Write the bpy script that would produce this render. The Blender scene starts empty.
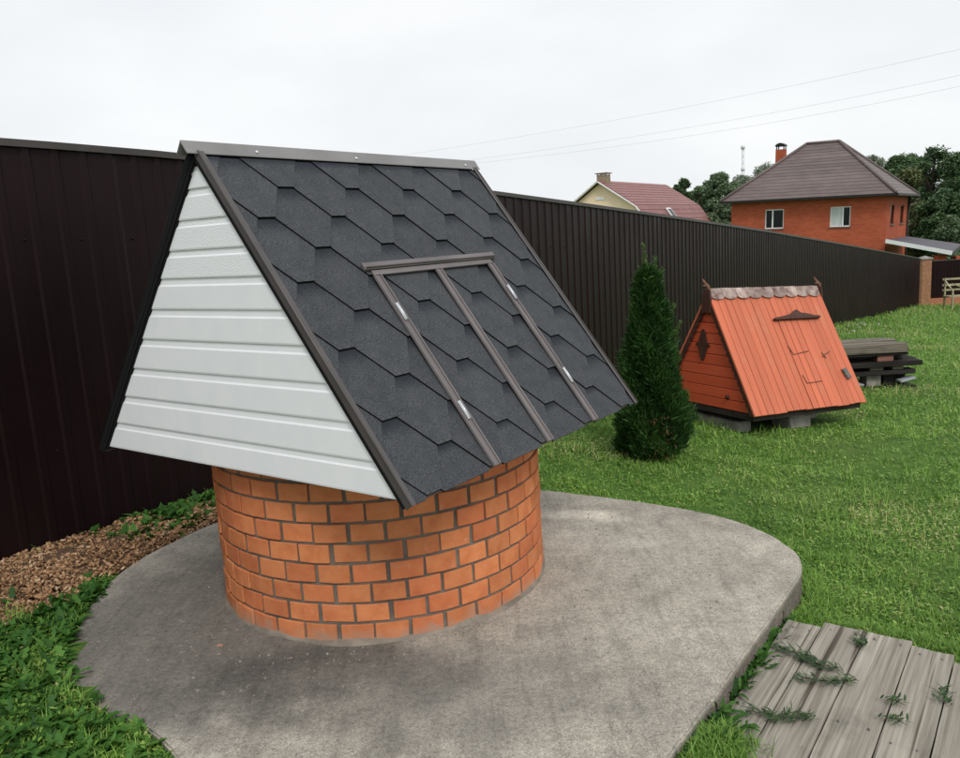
import bpy, bmesh, math, random
import numpy as np
from mathutils import Vector, Matrix, Euler
from mathutils import noise as mnoise

random.seed(7)
rng = np.random.default_rng(7)
SC = bpy.context.scene
COL = SC.collection
R = math.radians

# ------------------------------------------------------------------ camera
PITCH, ROLL, EYE, FPX = 0.1729, -0.0594, 1.411, 807.0
cF = Vector((0, math.cos(PITCH), -math.sin(PITCH)))
cR0 = Vector((1, 0, 0)); cU0 = cR0.cross(cF)
cR = cR0 * math.cos(ROLL) + cU0 * math.sin(ROLL)
cU = -cR0 * math.sin(ROLL) + cU0 * math.cos(ROLL)
cO = Vector((0, 0, EYE))
cd = bpy.data.cameras.new('camera'); cam = bpy.data.objects.new('camera', cd); COL.objects.link(cam)
cd.sensor_width = 36; cd.lens = FPX / 960 * 36; cd.clip_start = 0.05; cd.clip_end = 3000
cam.matrix_world = Matrix(((cR.x, cU.x, -cF.x, cO.x), (cR.y, cU.y, -cF.y, cO.y), (cR.z, cU.z, -cF.z, cO.z), (0, 0, 0, 1)))
SC.camera = cam

# ------------------------------------------------------------------ world, sun, exposure
SUN_EL, SUN_AZ = R(46), R(163)          # azimuth clockwise from +Y
w = bpy.data.worlds.new("World"); SC.world = w; w.use_nodes = True
nt = w.node_tree; nt.nodes.clear()
out = nt.nodes.new('ShaderNodeOutputWorld')
sky = nt.nodes.new('ShaderNodeTexSky'); sky.sky_type = 'NISHITA'; sky.sun_disc = False
sky.sun_elevation = SUN_EL; sky.sun_rotation = SUN_AZ
b1 = nt.nodes.new('ShaderNodeBackground'); b1.inputs['Strength'].default_value = 0.1
nt.links.new(sky.outputs[0], b1.inputs['Color'])
tc = nt.nodes.new('ShaderNodeTexCoord'); mp = nt.nodes.new('ShaderNodeMapping')
mp.inputs['Scale'].default_value = (1.0, 1.0, 2.6)
nz = nt.nodes.new('ShaderNodeTexNoise'); nz.inputs['Scale'].default_value = 2.2; nz.inputs['Detail'].default_value = 5; nz.inputs['Roughness'].default_value = 0.5
cr = nt.nodes.new('ShaderNodeValToRGB')
cr.color_ramp.elements[0].position = 0.36; cr.color_ramp.elements[0].color = (0.81, 0.835, 0.86, 1)
cr.color_ramp.elements[1].position = 0.64; cr.color_ramp.elements[1].color = (0.93, 0.94, 0.945, 1)
nt.links.new(tc.outputs['Generated'], mp.inputs[0]); nt.links.new(mp.outputs[0], nz.inputs['Vector']); nt.links.new(nz.outputs['Fac'], cr.inputs[0])
b2 = nt.nodes.new('ShaderNodeBackground'); b2.inputs['Strength'].default_value = 0.87
nt.links.new(cr.outputs[0], b2.inputs['Color'])
mx = nt.nodes.new('ShaderNodeMixShader'); mx.inputs[0].default_value = 0.95
nt.links.new(b1.outputs[0], mx.inputs[1]); nt.links.new(b2.outputs[0], mx.inputs[2]); nt.links.new(mx.outputs[0], out.inputs[0])

sl = bpy.data.lights.new('sun', 'SUN'); sl.energy = 1.45; sl.angle = R(18); sl.color = (1.0, 0.96, 0.90)
so = bpy.data.objects.new('sun', sl); COL.objects.link(so)
sd = Vector((math.sin(SUN_AZ) * math.cos(SUN_EL), math.cos(SUN_AZ) * math.cos(SUN_EL), math.sin(SUN_EL)))
so.rotation_euler = sd.to_track_quat('Z', 'Y').to_euler()
so.location = (5, -5, 12)
SC.view_settings.view_transform = 'Standard'; SC.view_settings.look = 'None'
SC.view_settings.gamma = 1; SC.view_settings.exposure = 0.30
SC.cycles.max_bounces = 6

# ------------------------------------------------------------------ helpers
def tag(o, label=None, cat=None, group=None, kind=None):
    if label: o['label'] = label
    if cat: o['category'] = cat
    if group: o['group'] = group
    if kind: o['kind'] = kind
    return o

def empty(name, loc=(0, 0, 0), rot=(0, 0, 0), parent=None):
    o = bpy.data.objects.new(name, None); COL.objects.link(o); o.location = loc; o.rotation_euler = rot
    o.empty_display_size = 0.1
    if parent: o.parent = parent
    return o

def link(name, me, parent=None, loc=None, rot=None):
    o = bpy.data.objects.new(name, me); COL.objects.link(o)
    if parent: o.parent = parent
    if loc is not None: o.location = loc
    if rot is not None: o.rotation_euler = rot
    return o

class MB:
    def __init__(s): s.v = []; s.f = []; s.sm = []
    def add(s, vs, fs, smooth=False):
        n = len(s.v); s.v += [tuple(v) for v in vs]
        for f in fs: s.f.append([n + i for i in f]); s.sm.append(smooth)
    def box(s, x0, x1, y0, y1, z0, z1, M=None):
        vs = [Vector(p) for p in ((x0, y0, z0), (x1, y0, z0), (x1, y1, z0), (x0, y1, z0), (x0, y0, z1), (x1, y0, z1), (x1, y1, z1), (x0, y1, z1))]
        if M is not None: vs = [M @ v for v in vs]
        s.add(vs, [(3, 2, 1, 0), (4, 5, 6, 7), (0, 1, 5, 4), (1, 2, 6, 5), (2, 3, 7, 6), (3, 0, 4, 7)])
    def bar(s, a, b, wd, hh, up=(0, 0, 1)):
        a, b = Vector(a), Vector(b); d = (b - a); L = d.length; d.normalize(); u = Vector(up)
        y = u.cross(d)
        if y.length < 1e-4: y = Vector((0, 1, 0)).cross(d)
        y.normalize(); z = d.cross(y)
        M = Matrix(((d.x, y.x, z.x, a.x), (d.y, y.y, z.y, a.y), (d.z, y.z, z.z, a.z), (0, 0, 0, 1)))
        s.box(0, L, -wd / 2, wd / 2, -hh / 2, hh / 2, M)
    def prism(s, poly, z0, z1):
        n = len(poly)
        vs = [(p[0], p[1], z0) for p in poly] + [(p[0], p[1], z1) for p in poly]
        fs = [tuple(range(n - 1, -1, -1)), tuple(range(n, 2 * n))] + [(i, (i + 1) % n, n + (i + 1) % n, n + i) for i in range(n)]
        s.add(vs, fs)
    def tube(s, pts, rad, n=6, cap=True):
        pts = [Vector(p) for p in pts]
        if not hasattr(rad, '__len__'): rad = [rad] * len(pts)
        vs = []; fs = []
        for i, p in enumerate(pts):
            d = (pts[min(i + 1, len(pts) - 1)] - pts[max(i - 1, 0)]).normalized()
            u = d.orthogonal() if i == 0 else (u - d * u.dot(d))
            u.normalize(); v = d.cross(u)
            for k in range(n):
                t = 2 * math.pi * k / n
                vs.append(p + (u * math.cos(t) + v * math.sin(t)) * rad[i])
        for i in range(len(pts) - 1):
            for k in range(n):
                fs.append((i * n + k, i * n + (k + 1) % n, (i + 1) * n + (k + 1) % n, (i + 1) * n + k))
        if cap: fs.append(tuple(range(n - 1, -1, -1))); fs.append(tuple(range((len(pts) - 1) * n, len(pts) * n)))
        s.add(vs, fs, True)
    def mesh(s, name, mat, bev=0, seg=1):
        me = bpy.data.meshes.new(name)
        me.from_pydata(s.v, [], s.f); me.materials.append(mat)
        me.polygons.foreach_set('use_smooth', s.sm)
        if bev:
            bm = bmesh.new(); bm.from_mesh(me)
            es = [e for e in bm.edges if len(e.link_faces) == 2 and e.calc_face_angle(0) > 0.6]
            bmesh.ops.bevel(bm, geom=es, offset=bev, segments=seg, affect='EDGES', clamp_overlap=True)
            bm.to_mesh(me); bm.free()
        me.update()
        return me
    def build(s, name, mat, parent=None, loc=None, rot=None, bev=0, seg=1):
        return link(name, s.mesh(name, mat, bev, seg), parent, loc, rot)

def npmesh(name, V, F, mat, tint=None, smooth=False, tri=None):
    """V (n,3), F (m,4) quads, optional extra triangles"""
    me = bpy.data.meshes.new(name)
    V = np.asarray(V, np.float32); F = np.asarray(F, np.int32)
    me.vertices.add(len(V)); me.vertices.foreach_set('co', V.ravel())
    k = F.shape[1]
    me.loops.add(F.size); me.loops.foreach_set('vertex_index', F.ravel())
    me.polygons.add(len(F)); me.polygons.foreach_set('loop_start', np.arange(0, F.size, k, dtype=np.int32))
    me.polygons.foreach_set('loop_total', np.full(len(F), k, np.int32))
    if smooth: me.polygons.foreach_set('use_smooth', np.ones(len(F), bool))
    if tint is not None:
        a = me.attributes.new('tint', 'FLOAT', 'POINT'); a.data.foreach_set('value', np.asarray(tint, np.float32))
    me.materials.append(mat); me.update(calc_edges=True); me.validate()
    return me

# ---- materials
def rgb(c): return (c[0], c[1], c[2], 1)
def newmat(name, rough=0.8, spec=0.3, metal=0.0, coat=0.0):
    m = bpy.data.materials.new(name); m.use_nodes = True
    t = m.node_tree; p = t.nodes['Principled BSDF']
    p.inputs['Roughness'].default_value = rough; p.inputs['Specular IOR Level'].default_value = spec
    p.inputs['Metallic'].default_value = metal; p.inputs['Coat Weight'].default_value = coat
    return m, t, p
def N(t, kind, **kw):
    n = t.nodes.new(kind)
    for k, v in kw.items():
        if k in n.inputs: n.inputs[k].default_value = v
        else: setattr(n, k, v)
    return n
def noise_fac(t, scale, detail=4, stretch=(1, 1, 1), coord='Object', rough=0.55, rnd=False):
    tcn = N(t, 'ShaderNodeTexCoord'); mpn = N(t, 'ShaderNodeMapping'); mpn.inputs['Scale'].default_value = stretch
    t.links.new(tcn.outputs[coord], mpn.inputs[0])
    if rnd:
        oi = N(t, 'ShaderNodeObjectInfo'); ml = N(t, 'ShaderNodeMath', operation='MULTIPLY'); ml.inputs[1].default_value = 37.0
        t.links.new(oi.outputs['Random'], ml.inputs[0]); t.links.new(ml.outputs[0], mpn.inputs['Location'])
    nn = N(t, 'ShaderNodeTexNoise', Scale=scale, Detail=detail, Roughness=rough)
    t.links.new(mpn.outputs[0], nn.inputs['Vector']); return nn.outputs['Fac']
def ramp(t, fac, stops):
    r = N(t, 'ShaderNodeValToRGB'); el = r.color_ramp.elements
    while len(el) < len(stops): el.new(0.5)
    for e_, (p_, c_) in zip(el, stops): e_.position = p_; e_.color = rgb(c_)
    t.links.new(fac, r.inputs[0]); return r.outputs[0]
def mixc(t, fac, a, b, mode='MIX'):
    m = N(t, 'ShaderNodeMix', data_type='RGBA', blend_type=mode)
    for s_, v in ((0, fac), (6, a), (7, b)):
        if hasattr(v, 'is_linked') or hasattr(v, 'links'): t.links.new(v, m.inputs[s_])
        elif s_ == 0: m.inputs[0].default_value = v
        else: m.inputs[s_].default_value = rgb(v)
    return m.outputs[2]
def bump(t, p, h, dist=0.002, strength=0.6, prev=None):
    b = N(t, 'ShaderNodeBump', Strength=strength, Distance=dist)
    t.links.new(h, b.inputs['Height'])
    if prev is not None: t.links.new(prev, b.inputs['Normal'])
    t.links.new(b.outputs[0], p.inputs['Normal']); return b.outputs[0]
def objrand(t, lo, hi):
    oi = N(t, 'ShaderNodeObjectInfo'); mr = N(t, 'ShaderNodeMapRange')
    mr.inputs['To Min'].default_value = lo; mr.inputs['To Max'].default_value = hi
    t.links.new(oi.outputs['Random'], mr.inputs['Value']); return mr.outputs[0]
def hsv(t, col, v=None, h=None, s=None):
    n = N(t, 'ShaderNodeHueSaturation')
    t.links.new(col, n.inputs['Color'])
    for k, x in (('Value', v), ('Hue', h), ('Saturation', s)):
        if x is None: continue
        if hasattr(x, 'links'): t.links.new(x, n.inputs[k])
        else: n.inputs[k].default_value = x
    return n.outputs[0]

def simple(name, c1, c2, rough=0.8, scale=8, bscale=60, bdist=0.001, spec=0.3, metal=0, coat=0, stretch=(1, 1, 1), rv=None, bstr=0.5):
    m, t, p = newmat(name, rough, spec, metal, coat)
    c = ramp(t, noise_fac(t, scale, 5, stretch, rnd=True), [(0.3, c1), (0.7, c2)])
    if rv: c = hsv(t, c, v=objrand(t, *rv))
    t.links.new(c, p.inputs['Base Color'])
    bump(t, p, noise_fac(t, bscale, 3, stretch), bdist, bstr)
    return m

# concrete slab: tan-grey trowelled concrete, darker irregular patches round the well's left foot
m, t, p = newmat('concrete', 0.88, 0.25)
big = noise_fac(t, 1.6, 6, rough=0.6); med = noise_fac(t, 9, 6, (1, 1, 1), rough=0.65); fin = noise_fac(t, 150, 4, rough=.8)
base = ramp(t, big, [(0.3, (0.300, 0.278, 0.240)), (0.5, (0.395, 0.368, 0.320)), (0.72, (0.49, 0.46, 0.405))])
base = mixc(t, 1.0, base, ramp(t, med, [(0.3, (0.74, 0.74, 0.74)), (0.55, (1, 1, 1)), (0.75, (1.12, 1.11, 1.08))]), 'MULTIPLY')
base = mixc(t, 1.0, base, ramp(t, fin, [(0.36, (0.50, 0.49, 0.48)), (0.5, (0.97, 0.97, 0.97)), (0.64, (1.40, 1.39, 1.36))]), 'MULTIPLY')
def blob(t, cx, cy, sx, sy, warp, lo, hi, ang=0):
    """soft irregular patch mask in object space"""
    tcn = N(t, 'ShaderNodeTexCoord'); nn = N(t, 'ShaderNodeTexNoise', Scale=3.5, Detail=5)
    t.links.new(tcn.outputs['Object'], nn.inputs['Vector'])
    sb = N(t, 'ShaderNodeVectorMath', operation='SUBTRACT'); sb.inputs[1].default_value = (0.5, 0.5, 0.5)
    t.links.new(nn.outputs['Color'], sb.inputs[0])
    sc = N(t, 'ShaderNodeVectorMath', operation='SCALE'); sc.inputs['Scale'].default_value = warp; t.links.new(sb.outputs[0], sc.inputs[0])
    ad = N(t, 'ShaderNodeVectorMath', operation='ADD'); t.links.new(tcn.outputs['Object'], ad.inputs[0]); t.links.new(sc.outputs[0], ad.inputs[1])
    mpn = N(t, 'ShaderNodeMapping', vector_type='TEXTURE'); mpn.inputs['Location'].default_value = (cx, cy, 0); mpn.inputs['Scale'].default_value = (sx, sy, 1e3)
    mpn.inputs['Rotation'].default_value = (0, 0, ang)
    t.links.new(ad.outputs[0], mpn.inputs[0])
    ln = N(t, 'ShaderNodeVectorMath', operation='LENGTH'); t.links.new(mpn.outputs[0], ln.inputs[0])
    mr = N(t, 'ShaderNodeMapRange', interpolation_type='SMOOTHSTEP'); mr.inputs['From Min'].default_value = 1.25; mr.inputs['From Max'].default_value = 0.45
    mr.inputs['To Min'].default_value = lo; mr.inputs['To Max'].default_value = hi
    t.links.new(ln.outputs['Value'], mr.inputs['Value']); return mr.outputs[0]
base = mixc(t, blob(t, -1.05, 2.95, 0.95, 0.85, 1.1, 0, 0.72), base, (0.100, 0.097, 0.091))
base = mixc(t, blob(t, -0.62, 2.50, 0.55, 0.24, 0.55, 0, 0.62, R(-8)), base, (0.066, 0.064, 0.060))
base = mixc(t, blob(t, -0.1, 2.3, 0.55, 0.32, 0.7, 0, 0.45), base, (0.13, 0.125, 0.115))
base = mixc(t, blob(t, 0.46, 3.90, 0.24, 0.12, 0.35, 0, 0.80, R(-20)), base, (0.62, 0.58, 0.50))
g3 = noise_fac(t, 48, 6, rough=0.75)
base = mixc(t, 1.0, base, ramp(t, g3, [(0.36, (0.74, 0.73, 0.72)), (0.50, (1, 1, 1)), (0.62, (1.16, 1.15, 1.13))]), 'MULTIPLY')
scr = noise_fac(t, 2.2, 6, (9, 1.2, 1), rough=0.7)
base = mixc(t, 1.0, base, ramp(t, scr, [(0.34, (0.82, 0.81, 0.80)), (0.5, (1, 1, 1)), (0.68, (1.10, 1.09, 1.07))]), 'MULTIPLY')
spk = ramp(t, noise_fac(t, 34, 3, rough=0.7), [(0.60, (0, 0, 0)), (0.72, (1, 1, 1))])
base = mixc(t, spk, base, (0.30, 0.26, 0.22))
vo = N(t, 'ShaderNodeTexVoronoi', Scale=26); tcn = N(t, 'ShaderNodeTexCoord'); t.links.new(tcn.outputs['Object'], vo.inputs['Vector'])
pit = ramp(t, vo.outputs['Distance'], [(0.05, (0.35, 0.33, 0.3)), (0.11, (1, 1, 1))])
base = mixc(t, 0.55, base, mixc(t, 1.0, base, pit, 'MULTIPLY'))
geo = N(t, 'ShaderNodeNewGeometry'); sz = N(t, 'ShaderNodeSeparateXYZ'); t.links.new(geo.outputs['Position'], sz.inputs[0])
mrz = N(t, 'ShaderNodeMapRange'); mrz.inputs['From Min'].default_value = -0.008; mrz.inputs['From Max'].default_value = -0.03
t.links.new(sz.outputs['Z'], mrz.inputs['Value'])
base = mixc(t, mrz.outputs[0], base, mixc(t, 1.0, base, (0.48, 0.45, 0.44), 'MULTIPLY'))   # side of the slab: shade painted in together with soil dirt
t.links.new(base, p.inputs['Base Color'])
nb = bump(t, p, fin, 0.0015, 0.55); nb = bump(t, p, med, 0.006, 0.5, nb)
M_CONC = m

# brick
m, t, p = newmat('brick_clay', 0.82, 0.25)
c = ramp(t, noise_fac(t, 14, 5, rnd=True), [(0.25, (0.50, 0.142, 0.046)), (0.5, (0.62, 0.200, 0.066)), (0.8, (0.68, 0.260, 0.100))])
c = hsv(t, c, v=objrand(t, 0.80, 1.08), s=0.97)
oi = N(t, 'ShaderNodeObjectInfo'); ml = N(t, 'ShaderNodeMath', operation='MULTIPLY'); ml.inputs[1].default_value = 7.31; fr_ = N(t, 'ShaderNodeMath', operation='FRACT')
t.links.new(oi.outputs['Random'], ml.inputs[0]); t.links.new(ml.outputs[0], fr_.inputs[0])
c = mixc(t, ramp(t, fr_.outputs[0], [(0.5, (0, 0, 0)), (1.0, (0.32, 0.32, 0.32))]), c, (0.50, 0.105, 0.048))
c = mixc(t, ramp(t, noise_fac(t, 38, 4, rough=0.7, rnd=True), [(0.62, (0, 0, 0)), (0.80, (0.45, 0.45, 0.45))]), c, (0.62, 0.42, 0.30))
c = mixc(t, ramp(t, noise_fac(t, 5, 4, rnd=True), [(0.60, (0, 0, 0)), (0.85, (0.5, 0.5, 0.5))]), c, (0.33, 0.085, 0.04))
geo = N(t, 'ShaderNodeNewGeometry'); sz = N(t, 'ShaderNodeSeparateXYZ'); t.links.new(geo.outputs['Position'], sz.inputs[0])
nn_ = N(t, 'ShaderNodeTexNoise', Scale=14, Detail=5, Roughness=.65); t.links.new(geo.outputs['Position'], nn_.inputs['Vector'])
md = N(t, 'ShaderNodeMath', operation='MULTIPLY_ADD'); md.inputs[1].default_value = .22; t.links.new(nn_.outputs['Fac'], md.inputs[0]); t.links.new(sz.outputs['Z'], md.inputs[2])
c = mixc(t, ramp(t, md.outputs[0], [(0.10, (.75, .75, .75)), (0.165, (0, 0, 0))]), c, (0.36, 0.25, 0.19))
nn_ = N(t, 'ShaderNodeTexNoise', Scale=30, Detail=6, Roughness=.75); t.links.new(geo.outputs['Position'], nn_.inputs['Vector'])
c = mixc(t, ramp(t, nn_.outputs['Fac'], [(0.60, (0, 0, 0)), (0.74, (0.55, 0.55, 0.55))]), c, (0.60, 0.40, 0.29))
t.links.new(c, p.inputs['Base Color'])
nb = bump(t, p, noise_fac(t, 260, 3), 0.0008, 0.6); bump(t, p, noise_fac(t, 26, 4, rnd=True), 0.003, 0.5, nb)
M_BRICK = m
M_MORTAR = simple('mortar', (0.095, 0.086, 0.072), (0.19, 0.172, 0.145), 0.95, 12, 120, 0.003)
M_MORTAR_LIGHT = simple('mortar_spill', (0.13, 0.115, 0.095), (0.29, 0.25, 0.205), 0.95, 9, 90, 0.006)

# bitumen shingle: slate-grey granules, printed darker band along the covered edge
m, t, p = newmat('bitumen_shingle', 0.9, 0.25)
c = ramp(t, noise_fac(t, 340, 3, rough=.8), [(0.33, (0.017, 0.019, 0.023)), (0.52, (0.056, 0.061, 0.069)), (0.68, (0.150, 0.155, 0.165))])
c = mixc(t, 1.0, c, ramp(t, noise_fac(t, 16, 4, rnd=True), [(0.3, (0.85, 0.86, 0.88)), (0.7, (1.12, 1.10, 1.08))]), 'MULTIPLY')
tcn = N(t, 'ShaderNodeTexCoord'); sx = N(t, 'ShaderNodeSeparateXYZ'); t.links.new(tcn.outputs['Generated'], sx.inputs[0])
c = mixc(t, 1.0, c, ramp(t, sx.outputs['Y'], [(0.76, (1, 1, 1)), (0.93, (0.46, 0.49, 0.55))]), 'MULTIPLY')
c = hsv(t, c, v=objrand(t, 0.93, 1.07))
t.links.new(c, p.inputs['Base Color']); bump(t, p, noise_fac(t, 520, 2), 0.0015, 0.8)
M_SHING = m
m, t, p = newmat('shingle_edge_bitumen', 0.9, 0.2); p.inputs['Base Color'].default_value = (0.008, 0.008, 0.009, 1); M_BITUM = m

M_WHITE = None
m, t, p = newmat('white_vinyl', 0.42, 0.45)
c = ramp(t, noise_fac(t, 3, 4, (0.6, 4, 3), rnd=True), [(0.3, (0.80, 0.82, 0.86)), (0.7, (0.85, 0.86, 0.89))])
t.links.new(c, p.inputs['Base Color']); bump(t, p, noise_fac(t, 26, 3, (0.5, 1, 14)), 0.0007, 0.35)
M_WHITE = m
m, t, p = newmat('white_vinyl_stippled', 0.5, 0.4)
p.inputs['Base Color'].default_value = (0.82, 0.835, 0.87, 1)
vo = N(t, 'ShaderNodeTexVoronoi', Scale=210); tcn = N(t, 'ShaderNodeTexCoord'); t.links.new(tcn.outputs['Object'], vo.inputs['Vector'])
bump(t, p, vo.outputs['Distance'], 0.0014, 0.6)
M_WHITE_ST = m

M_TRIM = simple('brown_grey_steel_trim', (0.062, 0.054, 0.054), (0.090, 0.078, 0.078), 0.42, 5, 90, 0.0004, 0.5, 0.0)
M_RIDGE = simple('ridge_steel', (0.185, 0.178, 0.18), (0.25, 0.24, 0.242), 0.42, 4, 50, 0.0008, 0.5, 0.15)
M_STRIP = simple('strip_steel', (0.125, 0.108, 0.110), (0.180, 0.158, 0.160), 0.45, 5, 70, 0.0006, 0.5, 0.1)
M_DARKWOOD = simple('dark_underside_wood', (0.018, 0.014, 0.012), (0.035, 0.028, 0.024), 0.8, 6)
M_SCREW = simple('bright_zinc', (0.65, 0.65, 0.65), (0.8, 0.8, 0.8), 0.35, 20, 60, 0.0002, 0.5, 0.3)
M_HINGE = simple('galvanised_hinge', (0.62, 0.64, 0.68), (0.75, 0.77, 0.80), 0.35, 20, 60, 0.0003, 0.5, 0.35)

# fence sheet
m, t, p = newmat('chocolate_brown_sheet', 0.42, 0.20)
p.inputs['Specular Tint'].default_value = (1.0, 0.74, 0.77, 1)
c = ramp(t, noise_fac(t, 1.3, 5), [(0.3, (0.0068, 0.0034, 0.0038)), (0.7, (0.0108, 0.0052, 0.0058))])
t.links.new(c, p.inputs['Base Color'])
rr = ramp(t, noise_fac(t, 4, 5, (1, 1, .4)), [(0.3, (0.32, 0.32, 0.32)), (0.7, (0.50, 0.50, 0.50))]); t.links.new(rr, p.inputs['Roughness'])
bump(t, p, noise_fac(t, 3.0, 2, (1, 1, .5)), 0.004, 0.25)
M_FENCE = m
M_FENCE_CAP = simple('fence_cap_steel', (0.035, 0.028, 0.026), (0.055, 0.045, 0.042), 0.4, 4, 40, 0.0005, 0.5)

def wood(name, c1, c2, c3, axis=0, rough=0.85, rv=(0.85, 1.12), grain=9.0, crack=0.5, bd=0.003):
    m, t, p = newmat(name, rough, 0.2)
    st = [85, 85, 85]; st[axis] = 2.0
    g1 = noise_fac(t, grain / 9, 6, tuple(st), rough=0.6, rnd=True)
    st2 = [9, 9, 9]; st2[axis] = 0.5
    g2 = noise_fac(t, 1.0, 4, tuple(st2), rnd=True)
    c = ramp(t, g1, [(0.30, c1), (0.52, c2), (0.72, c3)])
    c = mixc(t, 1.0, c, ramp(t, g2, [(0.3, (0.72, 0.71, 0.70)), (0.6, (1.08, 1.07, 1.05))]), 'MULTIPLY')
    c = mixc(t, crack, c, mixc(t, 1.0, c, ramp(t, noise_fac(t, 0.45, 3, tuple(st), rnd=True), [(0.33, (0.22, 0.20, 0.17)), (0.39, (1, 1, 1))]), 'MULTIPLY'))
    c = mixc(t, 0.8, c, mixc(t, 1.0, c, ramp(t, noise_fac(t, 3.1, 4, rnd=True, rough=0.65), [(0.30, (0.45, 0.45, 0.46)), (0.45, (1, 1, 1))]), 'MULTIPLY'))
    c = hsv(t, c, v=objrand(t, *rv))
    t.links.new(c, p.inputs['Base Color']); bump(t, p, g1, bd, 0.7)
    return m
M_PLANK = wood('weathered_grey_plank', (0.175, 0.158, 0.130), (0.300, 0.276, 0.236), (0.40, 0.375, 0.328), crack=.85)
M_OLDWOOD = wood('old_stack_wood', (0.11, 0.095, 0.075), (0.21, 0.185, 0.15), (0.33, 0.30, 0.25), rv=(0.8, 1.15))
M_DARKPLANK = wood('black_damp_wood', (0.012, 0.011, 0.010), (0.03, 0.027, 0.025), (0.055, 0.05, 0.047))
M_REDPLANK = wood('faded_red_wood', (0.15, 0.06, 0.045), (0.24, 0.11, 0.085), (0.30, 0.17, 0.14))
M_PALEPLANK = wood('pale_painted_wood', (0.22, 0.25, 0.27), (0.38, 0.42, 0.45), (0.5, 0.54, 0.56))
M_LIGHTWOOD = wood('raw_light_wood', (0.28, 0.24, 0.15), (0.42, 0.38, 0.25), (0.5, 0.46, 0.32))

def paint(name, c, axis, rough=0.55):
    m, t, p = newmat(name, rough, 0.35)
    st = [22, 22, 22]; st[axis] = 1.0
    g = noise_fac(t, 1.0, 5, tuple(st), rnd=True)
    cc = ramp(t, g, [(0.3, [x * 0.86 for x in c]), (0.7, [min(1, x * 1.06) for x in c])])
    cc = mixc(t, ramp(t, noise_fac(t, 2.2, 5, (1, 1, 1), rnd=True, rough=.65), [(0.55, (0, 0, 0)), (0.8, (0.38, 0.38, 0.38))]), cc, [c[0] * .9, c[1] * 1.9, c[2] * 2.2])
    cc = mixc(t, ramp(t, noise_fac(t, 60, 3, tuple([s / 12 for s in st]), rnd=True), [(0.74, (0, 0, 0)), (0.80, (0.7, 0.7, 0.7))]), cc, (0.2, 0.07, 0.04))
    cc = hsv(t, cc, v=objrand(t, 0.91, 1.05)); t.links.new(cc, p.inputs['Base Color']); bump(t, p, g, 0.0015, 0.5)
    return m
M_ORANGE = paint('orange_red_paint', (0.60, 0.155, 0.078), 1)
M_ORANGE_SHADE = paint('orange_red_paint_shaded', (0.58, 0.095, 0.040), 1)  # same paint, shade mixed in for the gables turned from the light
M_BROWNPAINT = simple('dark_brown_paint', (0.045, 0.018, 0.013), (0.085, 0.035, 0.026), 0.6, 20, 60, 0.001)
M_BROWNWOOD = simple('carved_brown_wood', (0.10, 0.04, 0.025), (0.22, 0.11, 0.07), 0.7, 25, 90, 0.002)
M_OLDTILE = simple('faded_pink_cap_shingle', (0.15, 0.085, 0.075), (0.52, 0.42, 0.38), 0.85, 13, 60, 0.003, rv=(0.8, 1.15))
M_GREYHARD = simple('grey_iron', (0.08, 0.08, 0.08), (0.2, 0.2, 0.19), 0.6, 30, 80, 0.001)
M_BLOCK = simple('rough_concrete_block', (0.17, 0.16, 0.145), (0.36, 0.34, 0.31), 0.92, 9, 60, 0.006)

# foliage
def leafmat(name, stops, rough=0.55, trans=0.25, spec=0.3, nscale=1.2):
    m, t, p = newmat(name, rough, spec)
    at = N(t, 'ShaderNodeAttribute', attribute_name='tint')
    c = ramp(t, at.outputs['Fac'], stops)
    c = mixc(t, 1.0, c, ramp(t, noise_fac(t, nscale, 3), [(0.3, (0.78, 0.80, 0.78)), (0.7, (1.18, 1.16, 1.1))]), 'MULTIPLY')
    t.links.new(c, p.inputs['Base Color'])
    tr = N(t, 'ShaderNodeBsdfTranslucent'); t.links.new(c, tr.inputs['Color'])
    ms = N(t, 'ShaderNodeMixShader'); ms.inputs[0].default_value = trans
    t.links.new(p.outputs[0], ms.inputs[1]); t.links.new(tr.outputs[0], ms.inputs[2])
    t.links.new(ms.outputs[0], t.nodes['Material Output'].inputs['Surface'])
    return m
M_GRASS = leafmat('lawn_blades', [(0.0, (0.060, 0.120, 0.020)), (0.45, (0.168, 0.325, 0.050)), (0.8, (0.300, 0.470, 0.105)), (1.0, (0.50, 0.46, 0.23))], 0.55, 0.3)
M_WEED = leafmat('broad_weed_leaves', [(0.0, (0.020, 0.066, 0.012)), (0.5, (0.047, 0.135, 0.022)), (1.0, (0.110, 0.240, 0.048))], 0.55, 0.22, 0.22)
M_WILT = leafmat('wilted_leaves', [(0.0, (0.018, 0.045, 0.016)), (1.0, (0.075, 0.135, 0.045))], 0.7, 0.1)
M_THUJA = leafmat('thuja_sprays', [(0.0, (0.016, 0.050, 0.013)), (0.5, (0.042, 0.110, 0.024)), (0.85, (0.075, 0.160, 0.036)), (1.0, (0.16, 0.19, 0.06))], 0.6, 0.15)
M_TREE_D = leafmat('dark_broadleaf', [(0.0, (0.060, 0.112, 0.054)), (1.0, (0.130, 0.205, 0.098))], 0.7, 0.2, 0.2, 0.2)
M_TREE_M = leafmat('mid_hazed_broadleaf', [(0.0, (0.13, 0.195, 0.115)), (1.0, (0.24, 0.325, 0.19))], 0.7, 0.2, 0.2, 0.2)  # far leaves lightened and greyed: distance haze put into the colour
M_TREE_O = leafmat('olive_broadleaf', [(0.0, (0.075, 0.095, 0.040)), (1.0, (0.160, 0.185, 0.085))], 0.7, 0.2, 0.2, 0.2)
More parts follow.
